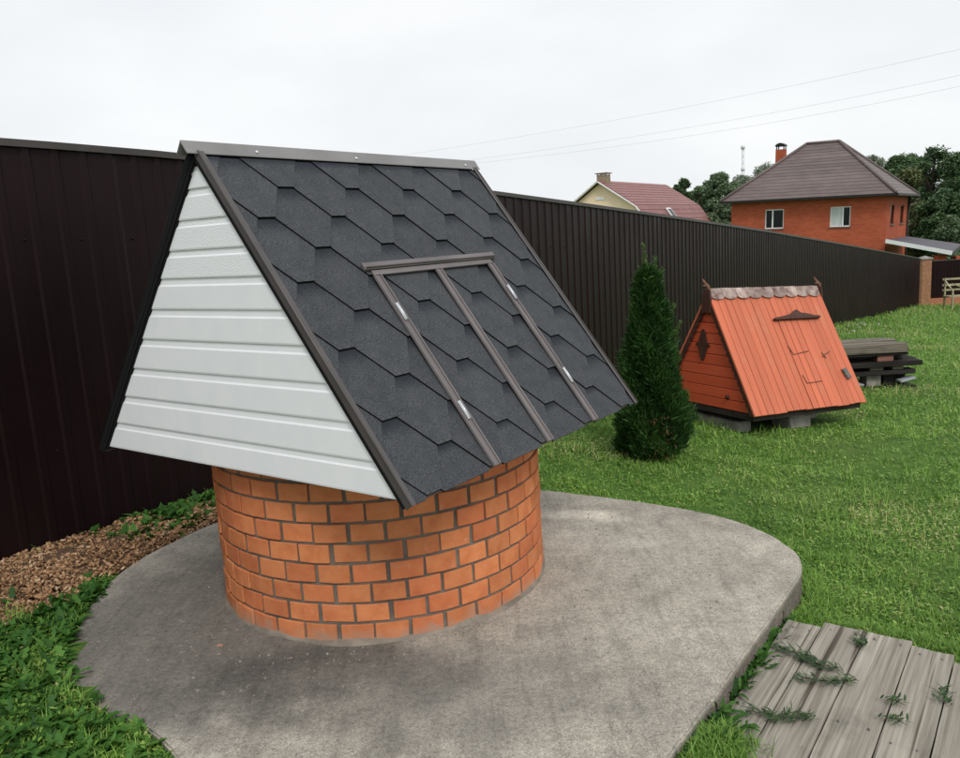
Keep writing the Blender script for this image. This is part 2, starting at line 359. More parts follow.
M_TREE_P = leafmat('hazed_broadleaf', [(0.0, (0.24, 0.29, 0.24)), (1.0, (0.36, 0.41, 0.34))], 0.7, 0.25, 0.2, 0.2)  # paler still, distance haze mixed into the leaf colour
M_DRYLEAF = leafmat('dry_brown_sprays', [(0.0, (0.07, 0.03, 0.015)), (1.0, (0.17, 0.08, 0.04))], 0.8, 0.1)
M_BARK = simple('bark', (0.05, 0.038, 0.028), (0.13, 0.10, 0.075), 0.95, 12, 40, 0.01, stretch=(1, 1, .3))
m, t, p = newmat('wood_chips', 0.9, 0.2)
at = N(t, 'ShaderNodeAttribute', attribute_name='tint')
t.links.new(ramp(t, at.outputs['Fac'], [(0, (0.07, 0.042, 0.024)), (0.3, (0.24, 0.135, 0.07)), (0.7, (0.43, 0.260, 0.140)), (1, (0.60, 0.47, 0.32))]), p.inputs['Base Color'])
M_CHIP = m

# ground sheet
m, t, p = newmat('lawn_soil', 0.95, 0.15)
c = ramp(t, noise_fac(t, 5, 6, rough=0.65), [(0.3, (0.045, 0.100, 0.020)), (0.5, (0.085, 0.175, 0.032)), (0.66, (0.125, 0.215, 0.046)), (0.8, (0.14, 0.135, 0.07))])
c = mixc(t, ramp(t, noise_fac(t, 0.7, 4), [(0.52, (0, 0, 0)), (0.72, (0.5, 0.5, 0.5))]), c, (0.115, 0.125, 0.050))
t.links.new(c, p.inputs['Base Color']); bump(t, p, noise_fac(t, 45, 5, rough=0.7), 0.03, 0.9)
M_SOIL = m

# ------------------------------------------------------------------ terrain
DX, DY = 0.573, 0.819                      # direction along the fence
SS = np.array([-200, 2.0, 4.3, 6.4, 8.4, 11.7, 15.5, 20.9, 27.8, 38.6, 60, 90, 160, 900.])
GG = np.array([0.02, 0.02, -0.06, -0.187, -0.31, -0.52, -0.78, -1.18, -1.70, -2.47, -3.7, -4.6, -5.0, -5.0])
def gbase(x, y): return np.interp(DX * x + DY * y, SS, GG)
def vlat(x, y): return (x - 0.70 * y + 5.02) / 1.2207
def ground(x, y):
    v = vlat(x, y); q = np.clip((v - 1.0) / 1.7, 0, 1); q = q * q * (3 - 2 * q)
    near = np.clip((v + 0.3) / 0.3, 0, 1)
    lift = 0.05 * np.exp(-((x + 1.25) ** 2 + (y - 2.1) ** 2) / 0.9)
    return gbase(x, y) - (0.035 + 0.085 * q) * near + lift
gz = lambda x, y: float(ground(x, y))
def axis(n, c, k, ext):
    u = np.linspace(-1, 1, n); return c + np.sinh(u * k) / np.sinh(k) * ext
xs = axis(230, 1.5, 7.2, 700.); ys = axis(230, 5.0, 7.2, 700.)
X, Y = np.meshgrid(xs, ys, indexing='ij')
Z = ground(X, Y)
bumps = np.zeros_like(Z)
for i in range(X.shape[0]):
    for j in range(X.shape[1]):
        if abs(X[i, j]) < 40 and abs(Y[i, j]) < 60:
            bumps[i, j] = 0.014 * mnoise.noise(Vector((X[i, j] * 2.3, Y[i, j] * 2.3, 0))) + 0.02 * mnoise.noise(Vector((X[i, j] * .5, Y[i, j] * .5, 3)))
def bump_at(x, y): return 0.014 * mnoise.noise(Vector((x * 2.3, y * 2.3, 0))) + 0.02 * mnoise.noise(Vector((x * .5, y * .5, 3)))
e0 = np.array([0.5892, 0.8080]); n0 = np.array([0.8080, -0.5892])     # well ridge direction, its front normal
CX, CY = -0.4567, 3.3923
def slabdist(x, y): return np.hypot(x - CX, y - CY)
Z = Z + bumps * np.clip((slabdist(X, Y) - 1.2) / 1.0, 0.15, 1)
idx = np.arange(X.size).reshape(X.shape)
_in = None
def under_slab(x, y):
    pn = x * n0[0] + y * n0[1]
    a_ = (np.hypot(x - CX, y - CY) < 1.17) | ((pn < -.90) & (pn > -2.9) & (x * e0[0] + y * e0[1] > 1.7) & (x * e0[0] + y * e0[1] < 4.0) & (x > -.7) & (y < 4.0))
    return a_
Z = np.where(under_slab(X, Y), np.minimum(Z, -0.06), Z)
F = np.stack([idx[:-1, :-1], idx[1:, :-1], idx[1:, 1:], idx[:-1, 1:]], -1).reshape(-1, 4)
me = npmesh('ground', np.stack([X, Y, Z], -1).reshape(-1, 3), F, M_SOIL, smooth=True)
tag(link('ground', me), kind='structure')

# ------------------------------------------------------------------ slab
arc = []
for k in range(0, 44):                                   # clockwise from the lower end of the straight edge round the back
    a = R(-118) - R(k * 6.0)                              # -78 .. -336 deg (through 180, to about 24)
    rr_ = 1.225 + 0.014 * math.sin(a * 3.1) + 0.010 * math.sin(a * 7.7 + 1) + (0.10 * math.exp(-((a + R(135)) / 0.5) ** 2))
    if a < R(-275): break
    arc.append((CX + rr_ * math.cos(a), CY + rr_ * math.sin(a)))
pts = arc + [(-0.05, 4.50), (0.30, 4.36), (0.61, 4.175), (0.85, 4.02), (1.06, 3.855), (1.20, 3.69), (1.285, 3.50), (1.32, 3.31), (1.30, 3.16), (1.22, 3.02), (1.109, 2.869), (0.888, 2.562), (0.68, 2.274), (0.446, 1.966), (0.32, 1.80), (0.12, 1.66)]
pts = pts + [(-0.10, 1.60), (-0.38, 1.62), (-0.62, 1.76), (-0.80, 1.93)]
def chaikin(P, it=2):
    for _ in range(it):
        Q = []
        for i in range(len(P)):
            a, b = P[i], P[(i + 1) % len(P)]
            Q += [(a[0] * .75 + b[0] * .25, a[1] * .75 + b[1] * .25), (a[0] * .25 + b[0] * .75, a[1] * .25 + b[1] * .75)]
        P = Q
    return P
slab_poly = chaikin(pts)
def wob(pv, k=0.006): return (pv[0] + k * mnoise.noise(Vector((pv[0] * 9, pv[1] * 9, 1))), pv[1] + k * mnoise.noise(Vector((pv[0] * 9, pv[1] * 9, 5))))
slab_poly = [wob(q) for q in slab_poly]
area = sum(slab_poly[i][0] * slab_poly[(i + 1) % len(slab_poly)][1] - slab_poly[(i + 1) % len(slab_poly)][0] * slab_poly[i][1] for i in range(len(slab_poly)))
if area < 0: slab_poly = slab_poly[::-1]
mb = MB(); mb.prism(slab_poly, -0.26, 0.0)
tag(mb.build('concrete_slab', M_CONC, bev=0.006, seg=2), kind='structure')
SP = np.array(slab_poly)
def in_poly(x, y, P):
    x = np.asarray(x); y = np.asarray(y); inside = np.zeros(x.shape, bool); j = len(P) - 1
    for i in range(len(P)):
        xi, yi = P[i]; xj, yj = P[j]
        cnd = ((yi > y) != (yj > y)) & (x < (xj - xi) * (y - yi) / (yj - yi + 1e-12) + xi)
        inside ^= cnd; j = i
    return inside

# ------------------------------------------------------------------ fence of corrugated sheets
fence = empty('sheet_fence', (-5.02 + .7 * 4, 4.0, 0))
tag(fence, 'long dark chocolate-brown corrugated steel fence running from the left edge down to the brick post', 'fence')
fd = Vector((0.70, 1.0, 0)).normalized(); fn = Vector((1.0, -0.70, 0)).normalized()    # fn faces the garden
def fence_pt(q): return Vector((-5.02, 0, 0)) + fd * q
def ftop(q):
    x, y = fence_pt(q).xy
    return float(np.interp(y, [0, 3, 4.0, 4.8, 5.88, 7.58, 9.26, 11.93, 14.98, 19.5, 25.17, 33.6], [2.03, 2.02, 2.012, 1.992, 1.934, 1.813, 1.689, 1.479, 1.223, .819, .301, -.48]))
PER = 0.145; NP = 8; PW = PER * NP
prof = []
for k in range(NP):
    u = k * PER
    prof += [(u, 0.0), (u + 0.088, 0.0), (u + 0.100, 0.010), (u + 0.132, 0.010)]
prof.append((PW + 0.010, 0.0))
fo = Vector(fence.location)
q0, q1 = -1.5, 41.0
k = 0; q = q0
while q < q1 - 0.01:
    vs = []; fs = []
    lift = 0.0025 * (k % 2)
    mx_ = q1 - q
    pr = [pp for pp in prof if pp[0] <= mx_ + 0.001]
    for u, d in pr:
        base = fence_pt(q + u) + fn * (d + lift) - fo
        tz = ftop(q + u) - 0.012 + (0.004 if k % 3 == 0 else 0)
        vs += [(base.x, base.y, tz - 2.0 + 0.01 - .05), (base.x, base.y, tz)]
    for i in range(len(pr) - 1): fs.append((2 * i, 2 * i + 2, 2 * i + 3, 2 * i + 1))
    mb = MB(); mb.add(vs, fs); mb.build('corrugated_panel', M_FENCE, fence)
    q += PW; k += 1
# back rails and posts of the fence (behind the sheets) and the folded cap
mb = MB(); Q = np.arange(q0, q1, 0.6); pv = None
capv = []; capf = []
for i, qq in enumerate(Q):
    b = fence_pt(qq) - fo; tz = ftop(qq)
    for du, dz in ((0.030, -0.035), (0.030, 0.0), (-0.022, 0.004), (-0.022, -0.035)):
        pnt = b + fn * du; capv.append((pnt.x, pnt.y, tz + dz))
for i in range(len(Q) - 1):
    for j in range(3): capf.append((i * 4 + j, i * 4 + 4 + j, i * 4 + 5 + j, i * 4 + 1 + j))
mb.add(capv, capf); mb.build('cap_rail', M_FENCE_CAP, fence)
for hz in (0.45, 1.6):
    mb = MB()
    for i in range(len(Q) - 1):
        a = fence_pt(Q[i]) - fo - fn * 0.025; b = fence_pt(Q[i + 1]) - fo - fn * 0.025
        a.z = ftop(Q[i]) - 2 + hz; b.z = ftop(Q[i + 1]) - 2 + hz
        mb.bar(a, b, 0.03, 0.04)
    mb.build('back_rail', M_FENCE_CAP, fence)
mb = MB()
for qq in np.arange(q0 + .07, 12, PER * 2):
    for hz in (0.45, 1.52):
        b = fence_pt(qq - 0.017) - fo + fn * 0.001; b.z = ftop(qq) - 2 + hz
        mb.tube([b, b + fn * 0.006], [0.009, 0.006], 6)
tag(mb.build('fence_screws', M_FENCE, fence), kind='stuff')
for qq in np.arange(0.5, q1, 2.5):
    mb = MB(); b = fence_pt(qq) - fo - fn * 0.075; tz = ftop(qq)
    mb.box(b.x - .03, b.x + .03, b.y - .03, b.y + .03, tz - 2.2, tz - 0.05); mb.build('steel_post', M_FENCE_CAP, fence)

# ------------------------------------------------------------------ the near well
A_, B_, W_, O_, ZE, ZR = 0.7685, 0.7919, 0.8288, 0.0101, 0.6482, 1.7537
YAW = 0.9407
well = empty('well_house', (CX, CY, 0), (0, 0, YAW))
tag(well, 'round brick well under a steep grey shingle roof with white siding gable', 'well')
RO = 0.6871; RI = 0.565; NB = 33; NR = 9; CH = 0.0755
phi0 = -2.2947 - YAW; dphi = 2 * math.pi / NB
brick_meshes = []
for vi in range(6):
    mb = MB(); r2 = random.Random(vi)
    hw = 0.1185 / 2; hh = 0.0325
    j = lambda s=0.0016: r2.uniform(-s, s)
    # front face slightly curved (three columns), body tapers inward
    tin = (RI) / RO
    vs = []
    for xx in (-hw, 0, hw):
        for zz in (-hh, hh): vs.append((-0.003 * abs(xx) / hw * 1.0 + j(), xx + j(), zz + j()))
    for zz in (-hh, hh):
        for xx in (-hw * tin, hw * tin): vs.append((-0.115, xx, zz))
    # idx: 0,1 left(b,t) 2,3 mid 4,5 right ; 6,7 back bottom l,r ; 8,9 back top l,r
    fs = [(0, 2, 3, 1), (2, 4, 5, 3), (4, 7, 9, 5), (6, 0, 1, 8), (7, 6, 8, 9), (1, 3, 5, 9, 8), (0, 6, 7, 4, 2)]
    mb.add(vs, fs); brick_meshes.append(mb.mesh('brick', M_BRICK, bev=0.0016, seg=1))
for r_ in range(NR):
    for b_ in range(NB):
        an = phi0 + dphi * (b_ + 0.5 + (0.5 if r_ % 2 else 0)) + random.uniform(-.004, .004)
        rad = RO + random.uniform(-0.002, 0.003)
        link('brick', random.choice(brick_meshes), well, (rad * math.cos(an), rad * math.sin(an), CH * r_ + 0.0325 + 0.004), (random.uniform(-.012, .012), random.uniform(-.008, .008), an + random.uniform(-.01, .01)))
# mortar core and concrete ring inside
mb = MB(); n = 96; vs = []; fs = []
levels = [(RO - 0.0075, 0.0), (RO - 0.0075, NR * CH), (RI - .06, NR * CH), (RI - .06, -0.02)]
for rr_, zz in levels:
    for i in range(n): a = 2 * math.pi * i / n; vs.append((rr_ * math.cos(a), rr_ * math.sin(a), zz))
for l in range(3):
    for i in range(n): fs.append((l * n + i, l * n + (i + 1) % n, (l + 1) * n + (i + 1) % n, (l + 1) * n + i))
mb.add(vs, fs, False); mb.build('mortar_joints', M_MORTAR, well)
mb = MB(); vs = []; fs = []; n = 140
for i in range(n):
    a = 2 * math.pi * i / n
    ww = 0.010 + 0.014 * max(0, mnoise.noise(Vector((math.cos(a) * 3, math.sin(a) * 3, 2))) + .2) * 2
    hh = 0.008 + 0.018 * max(0, mnoise.noise(Vector((math.cos(a) * 4, math.sin(a) * 4, 9))))
    for rr_, zz in ((RO - .006, hh + .004), (RO + 0.003, hh), (RO + ww * .6, 0.004), (RO + ww, -0.004)): vs.append((rr_ * math.cos(a), rr_ * math.sin(a), zz))
for i in range(n):
    for l in range(3): a0 = i * 4 + l; b0 = ((i + 1) % n) * 4 + l; fs.append((a0, a0 + 1, b0 + 1, b0))
mb.add(vs, fs, True); mb.build('mortar_fillet', M_MORTAR_LIGHT, well)

# roof slopes
def clip_poly(P, xmin, xmax, ymin, ymax):
    def cl(P, f, inter):
        out = []
        for i in range(len(P)):
            a, b = P[i], P[(i + 1) % len(P)]
            fa, fb = f(a), f(b)
            if fa >= 0: out.append(a)
            if (fa >= 0) != (fb >= 0):
                tt = fa / (fa - fb); out.append((a[0] + (b[0] - a[0]) * tt, a[1] + (b[1] - a[1]) * tt))
        return out
    for f in (lambda p: p[0] - xmin, lambda p: xmax - p[0], lambda p: p[1] - ymin, lambda p: ymax - p[1]):
        P = cl(P, f, None)
        if len(P) < 3: return []
    return P
HP, HR, HF = 0.3335, 0.13475, 0.073       # hexagon period, row pitch, flat
for side in (0, 1):
    run = (W_ - O_) if side == 0 else (W_ + O_)
    th = math.atan2(ZR - ZE, run); L = math.hypot(ZR - ZE, run)
    sl_ = empty('roof_slope', (0, -O_, ZR), (th, 0, math.pi * side), well)
    X0, X1 = (-A_, B_) if side == 0 else (-B_, A_)
    mb = MB(); mb.box(X0 + .0045, X1 - .0045, -L + .004, -0.01, -0.019, -0.004); mb.build('roof_deck', M_DARKWOOD, sl_)
    mb = MB(); mb.box(X0 + .01, X1 - .01, -L + .006, -0.012, -0.0035, 0.0015); mb.build('underlay', M_BITUM, sl_)
    for row in range(-1, 11):
        tb = 0.316 + (row - 1) * HR + HR - HR        # t of the tab's lower flat
        tb = 0.185 - 0.021 + row * HR
        for kx in range(-4, 5):
            fx = -0.5155 + HP * kx + (HP / 2 if row % 2 else 0)      # left end of flat
            cxh = fx + HF / 2
            hwid = HP / 2 + (HP / 2 - HF) / 2 + 0 * 1                # half width at the widest
            hwid = HP - HF / 2 - (HP / 2) ; hwid = (HP - HF) / 2 + 0.0
            g_ = 0.0012
            hexp = [(cxh - HF / 2, -tb), (cxh + HF / 2, -tb), (cxh + hwid - g_, -(tb - HR) ), (cxh + HF / 2, -(tb - 2 * HR)), (cxh - HF / 2, -(tb - 2 * HR)), (cxh - hwid + g_, -(tb - HR))]
            P = clip_poly(hexp, X0 + .004, X1 - .004, -L - 0.012, -0.035)
            if len(P) < 3: continue
            ar = abs(sum(P[i][0] * P[(i + 1) % len(P)][1] - P[(i + 1) % len(P)][0] * P[i][1] for i in range(len(P)))) / 2
            if ar < 4e-4: continue
            mx0 = sum(q_[0] for q_ in P) / len(P); my0 = sum(q_[1] for q_ in P) / len(P)
            hz = lambda yy: 0.0022 + 0.0108 * max(0, min(1, ((-yy) - (tb - 2 * HR)) / (2 * HR)))
            lift = random.uniform(0, 0.0012)
            nP = len(P)
            vs = [(a - mx0, b - my0, 0.0016) for a, b in P] + [(a - mx0, b - my0, hz(b) + lift) for a, b in P]
            fs = [tuple(range(nP - 1, -1, -1)), tuple(range(nP, 2 * nP))] + [(i, (i + 1) % nP, nP + (i + 1) % nP, nP + i) for i in range(nP)]
            mb = MB(); mb.add(vs, fs); me = mb.mesh('shingle', M_SHING)
            me.materials.append(M_BITUM)
            for pi_, pol in enumerate(me.polygons):
                if pi_ >= 2: pol.material_index = 1
            link('shingle', me, sl_, (mx0, my0, 0))
    # trims on the two rakes: top flange and side flange
    for xe, sgn in ((X0, -1), (X1, 1)):
        mb = MB()
        mb.box(min(xe - sgn * 0.022, xe + sgn * .002), max(xe - sgn * 0.022, xe + sgn * .002), -L - .014, -0.02, 0.0145, 0.0165)
        mb.box(min(xe, xe + sgn * .003), max(xe, xe + sgn * .003), -L - .014, -0.02, -0.006, 0.0165 + .0008)
        mb.tube([(xe + sgn * .001, -L - .014, 0.0172), (xe + sgn * .001, -0.02, 0.0172)], 0.0033, 6)
        mb.build('rake_trim', M_TRIM if side == 0 else M_BITUM, sl_)  # rear slope's trim is black: overhang shade put into its colour
        mb = MB(); mb.box(min(xe - sgn * .004, xe + sgn * .0015), max(xe - sgn * .004, xe + sgn * .0015), -L - .006, -0.02, -0.021, -0.0065)
        mb.build('rake_board', M_BITUM, sl_)
    mb = MB(); mb.box(X0 + .004, X1 - .004, -L - .004, -L + .002, -0.022, 0.001); mb.build('eave_trim', M_TRIM, sl_)
    if side == 0:
        front = sl_; LF = L
# ridge cap
mb = MB(); thf = math.atan2(ZR - ZE, W_)
xa, xb = -A_ - 0.045, B_ + 0.032; fl = 0.047
def vcap(xa, xb, fl, off, thick):
    c_, s_ = math.cos(thf), math.sin(thf)
    prof = [(-fl * c_, -fl * s_ + off), (0, off + 0.004), (fl * c_, -fl * s_ + off), (fl * c_, -fl * s_ + off - thick), (0, off - thick * 1.6), (-fl * c_, -fl * s_ + off - thick)]
    vs = [(xa, y_ - O_, ZR + z_) for y_, z_ in prof] + [(xb, y_ - O_, ZR + z_) for y_, z_ in prof]
    n_ = 6
    fs = [(0, 1, 4, 5), (1, 2, 3, 4), (6, 11, 10, 7), (7, 10, 9, 8)] + [(i, i + n_, (i + 1) % n_ + n_, (i + 1) % n_) for i in range(6)]
    return vs, fs
vs, fs = vcap(xa, xb, fl, 0.024, 0.003); mb.add(vs, fs)
cap = mb.build('ridge_cap', M_RIDGE, well)
for sx_ in (-.52, -.02, .72):
    mb = MB(); c_, s_ = math.cos(thf), math.sin(thf)
    pnt = Vector((sx_, -0.030 * c_ - O_, ZR + .0245 - .030 * s_)); nn = Vector((0, -s_, c_))
    mb.tube([pnt, pnt + nn * .004, pnt + nn * .006], [0.006, 0.006, 0.003], 8); mb.build('screw', M_SCREW, cap)

# gable siding boards
zz_ = [0.656, 0.764, 0.879, 0.995, 1.111, 1.223, 1.3325, 1.429, 1.530, 1.630, 1.70]
def halfw(z, off=0.0225):      # inner face of the roof deck
    return max(0.0015, (ZR - z) / (ZR - ZE) * W_ - off)
for side in (0, 1):
    xg = -A_ + 0.0155 if side == 0 else B_ - 0.0155
    sg = -1 if side == 0 else 1
    for i in range(10):
        z0, z1 = zz_[i], zz_[i + 1]
        if halfw(z0) < 0.01: continue
        lv = [(0.0, 0.001), (0.0, 0.0078), (0.05, 0.0090), (0.40, 0.0084), (0.74, 0.0078), (0.80, 0.0046), (0.90, 0.0038), (1.02, 0.0035)]
        vs = []; fs = []
        for t_, d_ in lv:
            z_ = z0 + (z1 - z0) * t_; z_ = min(z_, 1.70)
            h_ = halfw(z_)
            for y_ in (-h_, h_): vs.append((xg + sg * d_, y_ - O_, z_))
        for l in range(len(lv) - 1):
            q_ = (2 * l, 2 * l + 1, 2 * l + 3, 2 * l + 2); fs.append(q_ if sg > 0 else q_[::-1])
        mb = MB(); mb.add(vs, fs)
        mb.build('siding_board', M_WHITE_ST if i in (6, 7, 8) else M_WHITE, well)
    for s_ in (-1, 1):
        xj = xg + sg * 0.013
        mb = MB(); mb.bar((xj, s_ * halfw(ZE + .004, .041) - O_, ZE + .004), (xj, s_ * halfw(1.695, .041) - O_, 1.695), .004, .012, (1, 0, 0)) if False else mb.bar((xg + sg * .0065, s_ * halfw(ZE + .004, .0245) - O_, ZE + .004), (xg + sg * .0065, s_ * halfw(1.675, .0245) - O_, 1.675), .010, .012, (1, 0, 0))
        mb.build('edge_channel', M_BITUM, well)
    mb = MB(); h0 = halfw(ZE + .01); xi = xg - sg * 0.002
    vs = [(xi, -h0 - O_, ZE + .01), (xi, h0 - O_, ZE + .01), (xi, -O_, 1.70), (xi - sg * .02, -h0 - O_, ZE + .01), (xi - sg * .02, h0 - O_, ZE + .01), (xi - sg * .02, -O_, 1.70)]
    mb.add(vs, [(0, 1, 2), (5, 4, 3), (0, 3, 4, 1), (1, 4, 5, 2), (2, 5, 3, 0)]); mb.build('gable_sheathing', M_DARKWOOD, well)
# floor frame inside the roof foot
for y_ in (-0.62, 0.62):
    mb = MB(); mb.box(-A_ + .07, B_ - .07, y_ - .02, y_ + .02, ZE + .012, ZE + .062); mb.build('foot_beam', M_DARKWOOD, well)
mb = MB()
mb.box(-A_ + .062, B_ - .062, -.60, .60, NR * CH + .002, NR * CH + .02); mb.build('soffit_board', M_DARKWOOD, well)

# hatch on the front slope: head flashing, three battens, second head strip, four hinges
hatch = empty('hatch', (0.03, -0.56 + 0.021, 0), (0, 0, 0), front)
def strip(x0, x1, t0, t1, h0, h1, name='batten', mat=M_STRIP):
    mb = MB(); mb.box(x0 - .03, x1 - .03, -t1 + .56, -t0 + .56, h0, h1)
    # raised folded lips along both long sides
    if (t1 - t0) > (x1 - x0):
        for xx in (x0, x1 - .006): mb.box(xx - .03, xx + .006 - .03, -t1 + .56, -t0 + .56, h1, h1 + .005)
    return mb.build(name, mat, hatch, bev=0.001)
strip(-0.337, -0.300, 0.600, LF + .029, 0.014, 0.021)
strip(0.016, 0.052, 0.600, LF + .029, 0.014, 0.021)
strip(0.374, 0.412, 0.600, LF + .029, 0.014, 0.021)
strip(-0.335, 0.410, 0.578, 0.599, 0.014, 0.023, 'head_strip')
mb = MB(); mb.box(-0.365 - .03, 0.450 - .03, -0.575 + .56, -0.545 + .56, 0.013, 0.028); mb.box(-0.365 - .03, 0.450 - .03, -0.571 + .56, -0.567 + .56, 0.0282, 0.036)
mb.build('head_flashing', M_STRIP, hatch, bev=0.002)
for (x_, t_) in ((-0.322, 0.765), (-0.322, 1.185), (0.396, 0.758), (0.396, 1.187)):
    mb = MB(); mb.box(x_ - .03 - .0065, x_ - .03 + .0065, -(t_ + .036) + .56, -(t_ - .036) + .56, 0.0262, 0.0300)
    mb.tube([(x_ - .03, -(t_ + .036) + .56, .0315), (x_ - .03, -(t_ - .036) + .56, .0315)], 0.0032, 6)
    mb.build('hinge', M_HINGE, hatch)

# ------------------------------------------------------------------ orange well house
M3 = Matrix(((0.8870, -0.4575, 0.052), (0.4570, 0.8885, 0.034), (-0.061, -0.006, 0.998)))
ow = empty('orange_well_house', (2.489, 7.043, -0.15))
ow.rotation_euler = M3.to_euler()
tag(ow, 'low orange-red timber A-frame well cover with dark carved trim on concrete blocks', 'well')
OW, OH, OA = 0.573, 0.979, 0.67
oth = math.atan2(OH, OW); OL = math.hypot(OH, OW)
for side in (0, 1):
    s2 = empty('roof_slope', (0, 0, OH), (oth, 0, math.pi * side), ow)
    nb_ = 18; wd = 2 * OA / nb_; door = []
    for i in range(nb_):
        x0 = -OA + i * wd
        jl = random.uniform(-.006, .006)
        if side == 0 and 0.0 <= x0 + wd / 2 <= 0.32:      # boards cut by the little door
            mb = MB(); mb.box(-wd / 2 + .0022, wd / 2 - .0022, -.30, 0, -0.018, 0)
            mb.build('roof_board', M_ORANGE, s2, (x0 + wd / 2, 0, random.uniform(-.001, .001)), bev=0.002)
            door.append(x0)
        else:
            mb = MB(); mb.box(-wd / 2 + .0022, wd / 2 - .0022, -OL + jl, 0, -0.018, 0)
            mb.build('roof_board', M_ORANGE, s2, (x0 + wd / 2, 0, random.uniform(-.001, .001)), bev=0.002)
    if door:
        d_ = empty('door', (0.16, -0.72, 0), (0, 0, 0), s2)
        for x0 in door:
            mb = MB(); mb.box(-wd / 2 + .003, wd / 2 - .003, -(OL - .303) / 2, (OL - .303) / 2, -0.018, 0.0035)
            mb.build('door_board', M_ORANGE, d_, (x0 + wd / 2 - .16, -(OL + .303) / 2 + .72, 0), bev=0.002)
        for pts_ in (((-.011, .553), (.013, .641), (.206, .62)), ((.022, .834), (.037, .909), (.223, .903)), ((.343, .684), (.40, .66), (.471, .636)), ((.36, .64), (.385, .70))):
            mb = MB()
            mb.tube([(a - .16, -b + .72, .0075) for a, b in pts_], 0.0036, 6); mb.build('strap_hinge', M_BROWNWOOD, d_)
        mb = MB(); mb.box(-.022, .022, -.05, .05, 0.002, 0.03); mb.build('hasp', M_GREYHARD, s2, (.543, -.862, 0), (0, 0, .25), bev=.004)
        mb = MB(); hp = [(-.06, -.318), (.50, -.318), (.50, -.298), (.43, -.292), (.35, -.272), (.28, -.262), (.235, -.228), (.20, -.245), (.15, -.270), (.06, -.285), (-.06, -.300)]
        mb.prism(hp, 0.0, 0.035); mb.build('door_hood', M_BROWNPAINT, s2, bev=.002)
    mb = MB(); mb.box(-OA + .04, OA - .04, -OL + .05, -.03, -0.034, -0.020); mb.build('roof_backing', M_DARKWOOD, s2)
    mb = MB(); mb.box(-OA + .01, OA - .01, -OL + .012, -OL + .05, -0.055, -0.0195); mb.build('eave_batten', M_BROWNPAINT, s2)
    # carved, scalloped verge trim under both ends
    for xe in (-OA + .006, OA - .020):
        mb = MB(); nsc = 17; poly = [(0, -0.02), (0, -OL + .005)]
        for i in range(nsc):
            u0 = -OL + .005 + (OL - .03) * i / nsc; du = (OL - .03) / nsc
            for f_, dd in ((.05, .030), (.3, .043), (.7, .043), (.95, .030)): poly.append((-dd, u0 + du * f_))
        vs = [(xe, b_, a_ - .018) for a_, b_ in poly] + [(xe + .014, b_, a_ - .018) for a_, b_ in poly]; n_ = len(poly)
        mb.add(vs, [tuple(range(n_)), tuple(range(2 * n_ - 1, n_ - 1, -1))] + [(i, i + n_, (i + 1) % n_ + n_, (i + 1) % n_) for i in range(n_)])
        mb.build('verge_trim', M_BROWNPAINT, s2)
    # faded scalloped cap
    for i in range(9):
        u0 = -OA + .005 + i * (2 * OA - .03) / 9; du = (2 * OA - .03) / 9
        poly = [(-du / 2, 0.0)] + [(du / 2 * math.cos(a), -.072 - .026 * math.sin(-a)) if False else (du / 2 * math.cos(a), -.070 + .030 * math.sin(a)) for a in [R(180 + x_) for x_ in range(0, 181, 30)]] + [(du / 2, 0.0)]
        poly = [(-du / 2, .004)] + poly[1:-1] + [(du / 2, .004)]
        mb = MB(); mb.prism(poly, 0.006, 0.014)
        mb.build('cap_scale', M_OLDTILE, s2, (u0 + du / 2, 0.004, random.uniform(0, .004)), (random.uniform(-.03, .02), 0, random.uniform(-.03, .03)))
